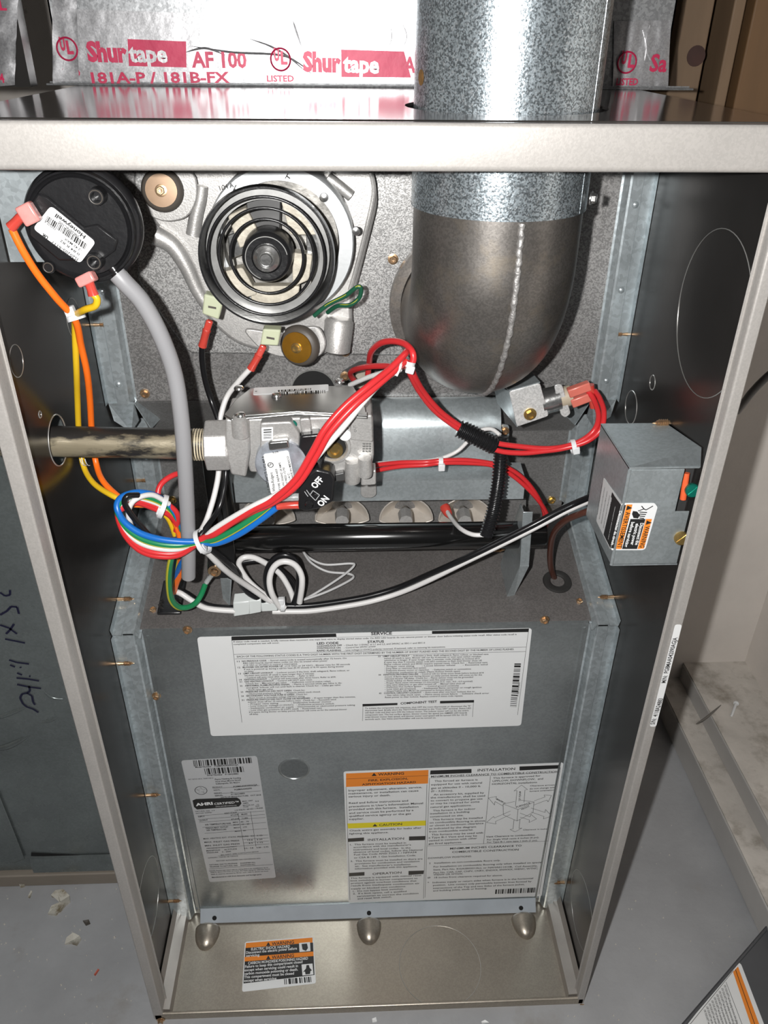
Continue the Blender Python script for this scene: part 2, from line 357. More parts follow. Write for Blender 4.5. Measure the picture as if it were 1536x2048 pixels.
# ------------------------------------------------------------------ furnace cabinet
cab = thing('furnace_cabinet', 'taupe sheet-metal furnace cabinet with its front door off', 'furnace', (0,0,0))
LH = (at(92,885,X=-H)+at(137,870,X=-H))*.5; LH = V((-H, 3.35, 24.42))
wl = holed((-H,.3,.05), (0,1,0), (0,0,1), 28.2, HT-.1, (LH.y-.3, LH.z-.05, .72), n=(-1,0,0), t=.05)
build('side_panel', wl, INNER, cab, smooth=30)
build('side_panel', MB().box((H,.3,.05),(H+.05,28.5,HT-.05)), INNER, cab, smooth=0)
for s in (-1, 1):
    # rolled front edge: flat outer face, bead and inner return
    fw, rd_ = (.335,.62) if s < 0 else (.25,.40)
    fr = [(s*(H+.06),.35),(s*(H+.06),.05),(s*(H+.02),.0),(s*(H-fw+.065),.0),(s*(H-fw+.03),.008),(s*(H-fw+.01),.025),(s*(H-fw),.06),(s*(H-fw),rd_)]
    mb = MB(); loop = [V((x,y,0)) for x,y in fr]; inner = [V((x-(s*.04 if i<3 else -s*.04), y+.04, 0)) for i,(x,y) in enumerate(fr)][::-1]
    pts = loop+inner
    mb.loft([[p+V((0,0,.05)) for p in pts], [p+V((0,0,HT-.5)) for p in pts]])
    build('edge_flange', mb, PAINT, cab, smooth=35)
    p = [V((s*(H-fw-dx),rd_+dy,0)) for dx, dy in ((0,-.07),(0,.03),(.03,.03),(.06,-.03),(.03,-.07))]
    build('edge_bead', MB().loft([[q+V((0,0,.05)) for q in p],[q+V((0,0,HT-.9)) for q in p]]), PAINT, cab, smooth=50)
# top panel with the vent hole, top rail
PX, PY, PR = 3.3, 4.0, 2.2
build('top_panel', holed((-H,.05,HT-.05), (1,0,0), (0,1,0), 2*H, 28.4, (PX+H, PY-.05, PR+.22), t=.05), TOPP, cab, smooth=30)
pr = [(.55,31.96),(.12,31.93)]
pr += [(.12-.12*math.sin(a), 32.05-.12*math.cos(a)) for a in [math.pi/8*i for i in range(1,5)]]
pr += [(.10-.10*math.cos(a), HT-.10+.10*math.sin(a)) for a in [math.pi/8*i for i in range(0,5)]] + [(.5,HT)]
build('top_rail', MB().sheet(pr, -H-.06, H+.06, -.04), PAINT, cab, smooth=50)
build('rail_chip', MB().slab(rounded([at(x,y,Y=-.004) for x,y in ((779,305),(789,306),(792,318),(780,318))], .04), (0,.004,0)), GREYP, cab)
# base pan
build('base_pan', MB().sheet([(4.6,.05),(.17,.05),(.15,.08),(.14,.33),(.11,.37),(.04,.37),(.0,.33),(.0,.0)], -H+.02, H-.02, .02), BASEM, cab, smooth=50)
for s in (-1, 1):
    x = s*(H-.62); xo = s*(H-.05)
    mb = MB().slab([(x-s*.02,.16,.05),(x+s*.03,.16,.45),(xo-s*.12,.16,.50),(xo,.16,.85),(xo,.16,.05)], (0,4.6,0))
    build('base_channel', mb, M('base_channel_steel', (0.42,0.39,0.36), 0.6, 0.4, 0.15, 20), cab, smooth=25)
FT = at(740,1806,Y=YP-.10); FB = at(740,1835,Z=.12); FY = FB.y
for px, py in ((418,1846),(738,1852),(1046,1836)):
    P = at(px,py,Z=.05); P.y = FY-.28
    rings = []
    for i in range(7):
        a = i/6*math.pi/2; rr = math.cos(a)
        rings.append([P+V((.55*rr*math.cos(t), -.95*rr*abs(math.sin(t)) if math.sin(t)>0 else .25*rr*abs(math.sin(t)), .40*math.sin(a))) for t in [2*math.pi*k/24 for k in range(24)]])
    build('dimple', MB().loft(rings), BASEM, cab, smooth=80)
build('knockout', MB().torus(at(880,1930,Z=.055), (0,0,1), 1.75, .012, 64, 5), RIM, cab)
# knockouts pressed into the side walls
def knock(P, r, w=.018): build('knockout', MB().torus(P, (1,0,0), r, w, 56, 5), RIM, cab)
knock(V((H-.005,2.50,28.2)), 2.1, .012)
knock(at(1305,765,X=H), .22); knock(at(1262,815,X=H), .55)
knock(at(33,722,X=-H), .40, .012); knock(at(146,645,X=-H)+V((0,.1,.1)), .58, .012); knock(at(80,829,X=-H), .09); 
knock(V((-H,2.05,4.9)), 1.6, .012); knock(V((H,2.0,3.3)), 1.55, .009)
build('pipe_hole_edge', MB().torus(LH, (1,0,0), .72, .02, 56, 6), RIM, cab)

# inner panels
IX = 7.82
build('inducer_panel', MB().box((-IX-.1,YU,23.4),(IX+.1,YU+.05,32.7)), GALV, cab, smooth=0)
build('step_panel', MB().sheet([(YU,23.50),(YU+.05,23.42),(9.95,21.55),(YL,21.45)], -IX-.1, IX+.1, -.05), LOWP, cab)
build('burner_panel', MB().box((-IX-.1,YL,deck_z(YL)-.2),(IX+.1,YL+.05,21.55)), LOWP, cab, smooth=0)
zb = deck_z(YL)
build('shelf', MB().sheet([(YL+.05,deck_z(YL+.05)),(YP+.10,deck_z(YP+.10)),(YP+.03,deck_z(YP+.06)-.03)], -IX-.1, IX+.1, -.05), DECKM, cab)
# U-shaped flanges that tie the panels to the side walls
def flange(s, A, B, n, w0=IX, lift=.28, name='corner_flange'):
    # A, B: (Y, z) ends; n: direction (Y, z) facing the room
    n = V((0,)+n).normalized(); mb = MB()
    xs = [(s*(w0-.02),.0),(s*(w0+.05),.02),(s*(w0+.16),lift),(s*(w0+.22),lift+.03),(s*(w0+.56),lift+.03),(s*(w0+.60),lift-.06),(s*(H-.03),lift-.06),(s*(H-.015),lift+.22)]
    top = [[V((x,)+E)+n*h for x,h in xs] for E in (A, B)]
    bot = [[V((x,)+E)+n*(h-.04) for x,h in xs] for E in (A, B)]
    mb.loft([top[0]+bot[0][::-1], top[1]+bot[1][::-1]])
    return build(name, mb, FLANGE, cab, smooth=25)
for s in (-1, 1):
    flange(s, (YU,23.48), (YU,32.6), (-1,0))
    flange(s, (YL,zb+.25), (YL,22.2), (-1,0))
    flange(s, (YP-.30,deck_z(YP-.30)), (YL-.1,deck_z(YL-.1)), (-SLOPE,1))
    flange(s, (YP,.15), (YP,ZD+.05), (-1,0))
    # folded corner pocket at the step
    z = 23.5; x0 = s*(IX+.02); x1 = s*(H-.06)
    mb = MB(); mb.slab([(x0,YU-.30,z),(x1,YU-.30,z),(x1,YU-.05,z-.75),((x0+x1)/2,YU+.3,z-1.35),(x0,YU-.05,z-.75)], (0,.05,.03))
    mb.slab([(x0,YU-.30,z),(x0,YU+.4,z),(x0-s*.5,YU+.9,z-1.1),(x0-s*.25,YU+.35,z-1.25)], (-s*.03,0,0))
    build('corner_pocket', mb, FLANGE, cab, smooth=20)
    for (zz, YY) in ((27.3,YU-.27),(24.2,YU-.27),(29.9,YU-.27),(20.6,YL-.27)):
        build('flange_dimple', MB().lathe([(.13,0),(.10,.06),(.02,.09)], (s*(IX+.42),YY,zz), (0,-1,0), 16), FLANGE, cab, smooth=70)
    build('corner_cap', MB().box((s*(IX+.18)-.02,YP-.32,ZD-.35),(s*(IX+.18)+.02,YP+.3,ZD+.12)), FLANGE, cab, smooth=0)
def screw(px, py, Y=None, src=HEXC, n=(0,-1,0), P=None, sc=1.0):
    return share('screw', src, cab, P if P is not None else at(px,py,Y=Y), n, None, sc)
for px, py in ((290,787),(368,668)): screw(px, py, YU-.0)
for px, py in ((690,703),(390,436)): screw(px, py, YU-.32)
screw(345,1000,YL,HEXB); screw(1103,1000,YL,HEXB)
for px, py in ((307,1222),(1158,1205)): screw(0,0,P=deck(px,py), n=DN_N, src=HEXC)
for px, py in ((322,2040),(1163,2012)): screw(px, py, -.02, HEXC)
for px, py, s in ((200,649,1),(255,829,1),(284,961,1),(248,1198,1),(248,1327,1),(303,1590,1),(347,1802,1)):
    P = at(px,py,X=-H+.22); share('screw', TIP, cab, P, (1,0,0), None, 1.0)
for px, py in ((1243,668),(1160,968),(1215,1194),(1208,1290),(1120,1765)):
    P = at(px,py,X=H-.22); share('screw', TIP, cab, P, (-1,0,0), None, 1.0)
# part number stamped into the shelf
dp = Plane(DECK_O+DN_N*.002, DN_N)
mb = MB(); dp.text(mb, '5524-401', (712,1159), (779,1156), 8, 0.0, .008)
build('stamped_number', mb, M('stamped_edge', (0.4,0.39,0.38), 0.6, 0.4), cab, smooth=0)
# serial number sticker on the right front edge
sp = Plane((0,-.004,0), (0,-1,0))
ss = build('serial_sticker', sp.card([(1350,1249),(1364,1249),(1312,1453),(1299,1453)], .08), WHITE, cab, smooth=0)
mb = MB(); sp.text(mb, 'M/N:  PG8MAA042090AGJA', (1331,1366), (1355,1275), 9, .02); sp.text(mb, 'S/N:  4118A24883', (1309,1449), (1326,1397), 9, .02)
build('print', mb, INK, ss, smooth=0)
# warning sticker on the base pan
wp = Plane((0,0,.052), (0,0,1))
wa = build('warning_sticker', wp.card([(490,1884),(627,1873),(632,1967),(484,1984)], .1), WHITE, cab, smooth=0)
mb = MB(); wp.quad(mb, [(491,1896),(626,1885),(629,1950),(487,1967)]); build('print_block', mb, INK, wa, smooth=0)
mb = MB(); wp.quad(mb, [(492,1886),(625,1875),(625,1885),(491,1896)], .016); wp.quad(mb, [(489,1914),(627,1903),(627,1912),(489,1923)], .020)
build('orange_band', mb, ORANGE, wa, smooth=0)
mb = MB()
wp.text(mb, '\u25b2 WARNING', (532,1892), (588,1887), 7, .02, .028); wp.text(mb, '\u25b2 WARNING', (532,1919), (588,1914), 7, .02, .030)
build('print', mb, INK, wa, smooth=0)
mb = MB()
for t, p0, p1 in (('ELECTRIC SHOCK HAZARD',(502,1901),(580,1895)),('Disconnect the electric power before',(492,1908),(594,1899)),('servicing.',(492,1914),(520,1912)),
    ('CARBON MONOXIDE POISONING HAZARD',(496,1929),(616,1919)),('Failure to keep this compartment closed',(490,1936),(605,1926)),('except when servicing could result in',(489,1943),(596,1934)),
    ('carbon monoxide poisoning or death.',(489,1950),(596,1941)),('This compartment must be closed',(488,1957),(588,1949)),('except when servicing.',(488,1964),(554,1959))):
    wp.text(mb, t, p0, p1, 5.5, .02, .028)
for q in ([(598,1886),(620,1884),(621,1902),(599,1904)],[(603,1929),(625,1927),(627,1949),(605,1951)]): wp.quad(mb, q, .022)
build('white_print', mb, WHITE, wa, smooth=0)
mb = MB(); wp.quad(mb, [(603,1888),(614,1887),(616,1896),(612,1902),(605,1899)], .03)
wp.quad(mb, [(613,1930),(618,1930),(619,1935),(624,1941),(621,1942),(620,1948),(611,1949),(610,1943),(606,1944),(612,1937)], .03)
wp.bars(mb, (568,1958),(624,1953),(625,1964),(569,1969), 18, 4, .016)
build('print', mb, INK, wa, smooth=0)

# ------------------------------------------------------------------ blower compartment cover with its labels
bc = thing('blower_cover', 'grey galvanized cover below the shelf carrying three white printed labels', 'panel', (0,YP,.4))
x0 = at(392,1500,Y=YP).x; x1 = at(1160,1500,Y=YP).x
prf = [(YP+.9,deck_z(YP+.9)+.03),(YP+.05,ZD+.045),(YP-.02,ZD+.02),(YP-.04,ZD-.06),(YP-.04,.25),(YP-.05,FT.z),(3.72,.55)]
build('cover_sheet', MB().sheet([(y-.03,z) for y,z in prf[:6]], -IX+.05, IX-.05, .04), COVER, bc, smooth=40)
x2 = at(386,1838,Y=3.75).x; x3 = at(1112,1812,Y=3.75).x
build('bottom_flange', MB().slab([(-7.55,FT.y,FT.z),(7.6,FT.y,FT.z),(7.6,FB.y,FB.z),(-7.55,FB.y,FB.z)], (0,-.03,.02)), M('bright_flange_galvanized', (0.50,0.55,0.60), 0.4, 0.45, 0.12, 20), bc, smooth=0)
fn = V((0,-abs(FT.z-FB.z),abs(FT.y-FB.y))).normalized()
for px, py in ((429,1836),(738,1826),(1042,1816)):
    build('screw_hole', MB().lathe([(.10,0),(.10,.012)], on(px,py,V((0,FB.y-.034,FB.z+.022)),fn), fn, 18), BLACKH, bc, smooth=0)
for px, py in ((375,1259),(1089,1239),(313,1391)): share('screw', HEXC, bc, at(px,py,Y=YP-.07), (0,-1,0))
for s in (-1, 1):
    build('edge_bead', MB().loft([[V((s*(IX-.20)+dx,YP-.07+dy,z)) for dx,dy in ((-.05,0),(-.03,-.05),(.03,-.05),(.05,0))] for z in (.3,ZD-.15)]), COVER, bc, smooth=60)
P0 = at(588,1538,Y=YP-.07)
build('round_plug', MB().lathe([(.62,0),(.60,.015),(.56,.03),(.53,.0),(.52,-.02)], P0, (0,-1,0), 40), COVER, bc, smooth=50)
lp = Plane((0,YP-.075,0), (0,-1,0))
# service label
sl = build('service_label', lp.card([(394,1274),(1064,1256),(1042,1451),(422,1472)], .14), WHITE, bc, smooth=0)
K = MB()
lp.quad(K, [(463,1273),(672,1267),(673,1274),(463,1281)]); lp.quad(K, [(864,1262),(1058,1257),(1057,1264),(864,1268)])
lp.text(K, 'SERVICE', (742,1270), (784,1269), 7.5, .03)
lp.line(K, (463,1275), (484,1445), .7); lp.line(K, (1057,1262), (1035,1430), .7)
lp.line(K, (468,1309), (1052,1294), .8); lp.line(K, (470,1318), (1051,1303), .8); lp.line(K, (672,1275), (864,1269), .6)
TT = [('If status code recall is needed, briefly remove then reconnect one main limit wire to display stored status code. On RED LED boards do not remove power or blower door before initiating status code recall. After status code recall is',(467,1285),(1033,1270),4,0),
 ('completed component test will occur.',(467,1290),(559,1287),4,0),('LED CODE',(634,1289),(677,1288),6,.03),('STATUS',(735,1286),(768,1285),6,.03),
 ('CONTINUOUS OFF',(634,1294),(684,1292),4.2,.03),('- Check for 115VAC at L1 and L2, and 24VAC at SEC-1 and SEC-2',(688,1292),(850,1287),4,0),
 ('CONTINUOUS ON',(634,1298),(681,1297),4.2,.03),('- Control has 24VAC power',(688,1297),(752,1294),4,0),
 ('RAPID FLASHING',(634,1303),(682,1302),4.2,.03),('- Line voltage (115VAC) polarity reversed. If twinned, refer to twinning kit instructions.',(688,1302),(891,1295),4,0),
 ('EACH OF THE FOLLOWING STATUS CODES IS A TWO DIGIT NUMBER WITH THE FIRST DIGIT DETERMINED BY THE NUMBER OF SHORT FLASHES AND THE SECOND DIGIT BY THE NUMBER OF LONG FLASHES.',(474,1315),(1028,1300),4.6,0)]
L1 = [('11','NO PREVIOUS CODE','- Stored status code is erased automatically after 72 hours. On',693),(None,None,'RED LED boards stored status codes can also be erased when power',655),(None,None,'(115 VAC or 24 VAC) to control is interrupted.',595),
 ('12','BLOWER ON AFTER POWER UP','(115 VAC or 24 VAC) - Blower runs for 90 seconds',700),(None,None,'if unit is powered up during a call for heat (R-W closed) or R-W opens during blower',688),(None,None,'on-delay.',508),
 ('13','LIMIT CIRCUIT LOCKOUT','- Lockout occurs if the limit, draft safeguard, flame rollout, or',699),(None,None,'blocked vent switch (if used) is open longer than 3 minutes.',629),(None,None,'- Control will auto reset after three hours.   - Refer to #33.',629),
 ('14','IGNITION LOCKOUT','- Control will auto-reset after three hours. Refer to #34.',672),('21','GAS HEATING LOCKOUT','- Control will NOT auto reset.',625),(None,None,'Check for: - Mis-wired gas valve    - Defective control (valve relay)',661),
 ('22','ABNORMAL FLAME-PROVING SIGNAL','- Flame is proved while gas valve is de-',684),(None,None,'energized. Inducer will run until fault is cleared. Check for: - Leaky gas valve',681),(None,None,'- Stuck-open gas valve',546),
 ('23','PRESSURE SWITCH DID NOT OPEN','Check for:',610),(None,None,'- Obstructed pressure tubing     - Pressure switch stuck closed.',641),('24','SECONDARY VOLTAGE FUSE IS OPEN','Check for:',615),(None,None,'- Short circuit in secondary voltage (24VAC) wiring.',610),
 ('31','PRESSURE SWITCH DID NOT CLOSE OR REOPENED','- If open longer than five minutes,',711),(None,None,'inducer shuts off for 15 minutes before retry.  Check for:  - Excessive wind',672),(None,None,'- Proper vent sizing            - Defective inducer motor',663),(None,None,'- Low inducer voltage (115VAC)   - Defective pressure switch',668),
 (None,None,'- Inadequate combustion air supply  - Disconnected or obstructed pressure tubing',710),(None,None,'- Low inlet gas pressure (if LGPS used)  - Restricted vent',644),(None,None,'If it opens during blower on-delay period, blower will come on for the selected blower',694),(None,None,'off-delay.',517)]
def column(mb, L, xa, ya, xb, yb, slope, h=4.0):
    n = len(L)
    for i, (num, b, t, xe) in enumerate(L):
        f = i/(n-1); x = xa+(xb-xa)*f; y = ya+(yb-ya)*f
        if num: lp.text(mb, num, (x-10,y+.3), (x-5,y+.2), h, .02)
        if b:
            tot = len(b)*1.2+len(t); xm = x+(xe-x)*(len(b)*1.2/tot)
            lp.text(mb, b, (x,y), (xm,y-slope*(xm-x)), h, .03); lp.text(mb, t, (xm+4,y-slope*(xm+4-x)), (xe,y-slope*(xe-x)), h, 0)
        else: lp.text(mb, t, (x+2,y), (xe,y-slope*(xe-x)), h, 0)
for t, p0, p1, h, b in TT: lp.text(K, t, p0, p1, h, b)
column(K, L1, 484, 1324, 497, 1430, .030)
L2 = [('33','LIMIT CIRCUIT FAULT','- Indicates a limit, draft safeguard, flame rollout, or blocked vent',977),(None,None,'switch (if used) is open. Blower will run for 4 minutes or until open switch remakes',962),(None,None,'whichever is longer. If open longer than 3 minutes, code changes to lockout #13.',960),(None,None,'If open less than 3 minutes status code #33 continues to flash until blower shuts off.',964),
 (None,None,'Flame rollout switch and BVSS require manual reset. Check for:  - Restricted vent',975),(None,None,'- Proper vent sizing       - Loose blower wheel       - Excessive wind',975),(None,None,'- Dirty filter or restricted duct system',852),(None,None,'- Defective blower motor or capacitor    - Defective switch or connections',942),(None,None,'- Inadequate combustion air supply (Flame Rollout Switch open)',920),
 ('34','IGNITION PROVING FAILURE','- Control will try three more times before lockout #14',967),(None,None,'occurs. If flame signal lost during blower on-delay period, blower will come on for the',964),(None,None,'selected blower off-delay. Check for: - Flame sensor must not be grounded',946),(None,None,'- Oxide buildup on flame sensor (clean with fine steel wool)',905),(None,None,'- Proper flame sense microamps (.5 microamps D.C. min., 4.0 - 6.0 nominal)',945),
 (None,None,'- Gas valve defective or gas valve turned off   - Manual valve shut-off',930),(None,None,'- Defective Hot Surface Ignitor     - Control ground continuity',918),(None,None,'- Low inlet gas pressure       - Inadequate flame carryover or rough ignition',963),(None,None,'- Green/Yellow wire MUST be connected to furnace sheet metal',915),
 ('45','CONTROL CIRCUITRY LOCKOUT','- Auto-reset after one hour lockout due to:',950),(None,None,'- Gas valve relay stuck open   - Flame sense circuit failure   - Software check error',978),(None,None,'Reset power to clear lockout. Replace control if status code repeats.',926)]
column(K, L2, 766, 1314, 768, 1396, .020)
lp.quad(K, [(725,1408),(795,1406),(795,1410),(725,1413)]); lp.quad(K, [(880,1402),(948,1400),(948,1405),(880,1407)])
lp.text(K, 'COMPONENT TEST', (801,1409), (874,1405), 6, .03)
lp.line(K, (726,1412), (725,1442), .6); lp.line(K, (947,1403), (945,1434), .6)
for i, (t, e) in enumerate((('To initiate the component test sequence, shut OFF the room thermostat or disconnect the "R"',942),('thermostat lead. Briefly short the TEST/TWIN terminal to the "Com 24V" terminal. Status LED',942),('will flash code and then turn ON the inducer motor. The inducer motor will run for the entire',937),('component test. The hot surface ignitor, blower motor fan speed (on AMBER LED boards',934),('only) blower motor heat speed, and blower motor cool speed will be turned ON for 10-15',934),('seconds each. Gas Valve and Humidifier will not be turned on.',872))):
    lp.text(K, t, (730,1418+i*4.4), (e,1418+i*4.4-.022*(e-730)), 4, 0)
A = [(1029,1327),(1020,1413),(1033,1414),(1042,1327)]
lp.bars(K, A[0],A[1],A[2],A[3], 36, 7)
lp.text(K, '336819-101 REV. A', (1037,1365), (1034,1393), 3.5, 0)
build('print', K, INK, sl, smooth=0)
# rating plate
rp = build('rating_plate', lp.card([(362,1521),(514,1512),(552,1755),(419,1764)], .12), M('silver_label_stock', (0.52,0.53,0.54), 0.2, 0.35, 0.03, 20), bc, smooth=0)
K = MB()
lp.bars(K, (386,1521),(502,1515),(504,1526),(388,1533), 42, 2); lp.bars(K, (408,1537),(486,1533),(488,1544),(411,1549), 32, 3)
for t, p0, p1, h, b in (('Model Number    PG8MAA042090AGJA',(391,1536),(477,1531),4.5,.02),('Serial Number   4118A24883',(414,1552),(477,1549),4.5,.02),
  ('PAT 337101-201A  336819-801A',(377,1560),(427,1557),3,0),('Payne Heating & Cooling',(430,1560),(482,1557),4,.02),('7310 West Morris Street',(431,1565),(482,1561),4,.02),('Indianapolis, IN 46231',(432,1569),(479,1566),4,.02),
  ('PRODUCT',(425,1576),(445,1575),3.6,.02),('PG8MAA042090AGJA',(467,1575),(515,1571),4.4,.02),('WDTL',(427,1582),(441,1581),3.6,.02),('PG8MAA042090',(469,1581),(504,1578),4.4,.02),
  ('SERIES           D',(428,1588),(466,1586),3.6,.02),('SERIAL          4118A24883',(430,1593),(490,1588),4,.02),('DATE OF MANUFACTURE   OCT 2018',(442,1596),(522,1591),3.8,.02),
  ('MAX. UNIT',(485,1604),(506,1602),3.4,.02),('9.6',(511,1604),(518,1603),3.4,.02),('AMPS',(486,1608),(497,1607),3.4,.02),('MOTOR H.P.   1/2',(486,1612),(518,1610),3.2,.0),('FUSE          20A',(487,1615),(519,1613),3.2,0),
  ('115 VOLTS / 60 HZ / 1 PHASE',(470,1622),(526,1617),3.8,.02),('NATURAL GAS   4 X',(391,1624),(430,1622),3.2,0),('FACTORY SHIPPED',(392,1628),(424,1626),3,0),('HEAT STAGE',(449,1628),(474,1626),3.8,.02),
  ('INPUT',(397,1635),(410,1634),4,.02),('BTU/HR    88,000',(462,1632),(495,1629),3.8,.02),('OUTPUT',(399,1643),(416,1641),4,.02),('BTU/HR    71,000',(463,1640),(496,1637),3.8,.02),
  ('AIR TEMPERATURE RISE',(410,1651),(462,1648),4.2,.02),('MIN   40 - 70',(466,1646),(498,1644),3.6,0),('MAX   50 - 80',(467,1651),(499,1649),3.6,0),('DESIGN MAX. OUTLET',(412,1658),(457,1655),4.2,.02),('AIR TEMPERATURE',(413,1662),(453,1660),4.2,.02),('MAX   170',(468,1657),(494,1655),3.6,0),('MAX   80',(470,1664),(492,1662),3.6,0),
  ('MAX. HEATING EXT. STATIC PRESSURE   0.5    0.125',(407,1679),(525,1672),4.2,.01),('MAX. INLET GAS PRESS        13.6    3.39',(409,1686),(525,1680),4.2,.01),('MIN. INLET GAS PRESS         4.5    1.12',(410,1693),(526,1686),4.2,.01),
  ('(FOR PURPOSE OF INPUT ADJUSTMENT)',(413,1698),(474,1694),3,0),('MANIFOLD     ALTITUDE         3.2 - 3.8    0.80 - 0.95',(413,1703),(537,1695),4,.01),('PRESSURE     0 - 2000',(414,1707),(462,1704),3.6,0),('MAX 10,000 FT  REFER TO INSTALLATION MANUAL',(442,1711),(518,1704),3,0),
  ('CATEGORY I  FORCED AIR FURNACE',(416,1717),(476,1713),3.2,0),('FACTORY AUTHORIZED GAS CONVERSION KITS',(433,1723),(521,1718),3.4,.01),('NATURAL GAS TO PROPANE     KGANP4801ALL',(419,1731),(511,1726),3.8,.01),('PROPANE TO NATURAL GAS     KGAPN3501ALL',(420,1735),(511,1730),3.8,.01),
  ('NOTE: Furnace gas input rate on rating plate is for installations up to',(419,1743),(536,1736),3.2,.01),('2000 ft. above sea level. In U.S.A. the input rating for altitudes above',(421,1746),(540,1739),3.2,.01),('2000 ft. must be derated by 4% for each 1000 ft. above sea level.',(422,1750),(537,1743),3.2,.01),
  ('Manufactured in USA from domestic and foreign parts',(424,1756),(523,1750),4,.02)):
    lp.text(K, t, p0, p1, h, b)
lp.quad(K, rounded and [(385,1601),(392,1598),(474,1595),(480,1599),(483,1607),(478,1613),(394,1619),(388,1614)])
for p, q in (((444,1587),(521,1582)),((425,1577),(519,1571)),((395,1632),(529,1622)),((396,1639),(530,1629)),((398,1645),(531,1635)),((405,1655),(532,1645)),((409,1667),(534,1657)),((484,1673),(536,1670)),((486,1679),(537,1676)),((487,1686),(538,1682)),((414,1697),(539,1688)),((436,1712),(540,1705)),((476,1626),(490,1703)),((501,1623),(512,1693)),((418,1738),(546,1729))):
    lp.line(K, p, q, .7)
c = lp.P((402,1581), .016)
K.torus(c, (0,-1,0), .235, .012, 32, 4)
star = [c+V((math.cos(a)*r,0,math.sin(a)*r)) for a, r in [(math.pi/2+i*math.pi/5, .19 if i%2==0 else .075) for i in range(10)]]
for i in range(10): K.add([star[i], star[(i+1)%10], star[(i+1)%10]+V((.008,0,.008)), star[i]+V((.008,0,.008))], [(0,1,2,3)])
build('print', K, INK, rp, smooth=0)
K = MB(); lp.text(K, 'AHRI', (392,1612), (426,1609), 8, .05, .026); lp.text(K, 'CERTIFIED\u2122', (429,1610), (478,1606), 6.5, .01, .026); lp.text(K, 'www.ahridirectory.org', (431,1614), (473,1611), 2.6, 0, .026)
build('white_print', K, WHITE, rp, smooth=0)
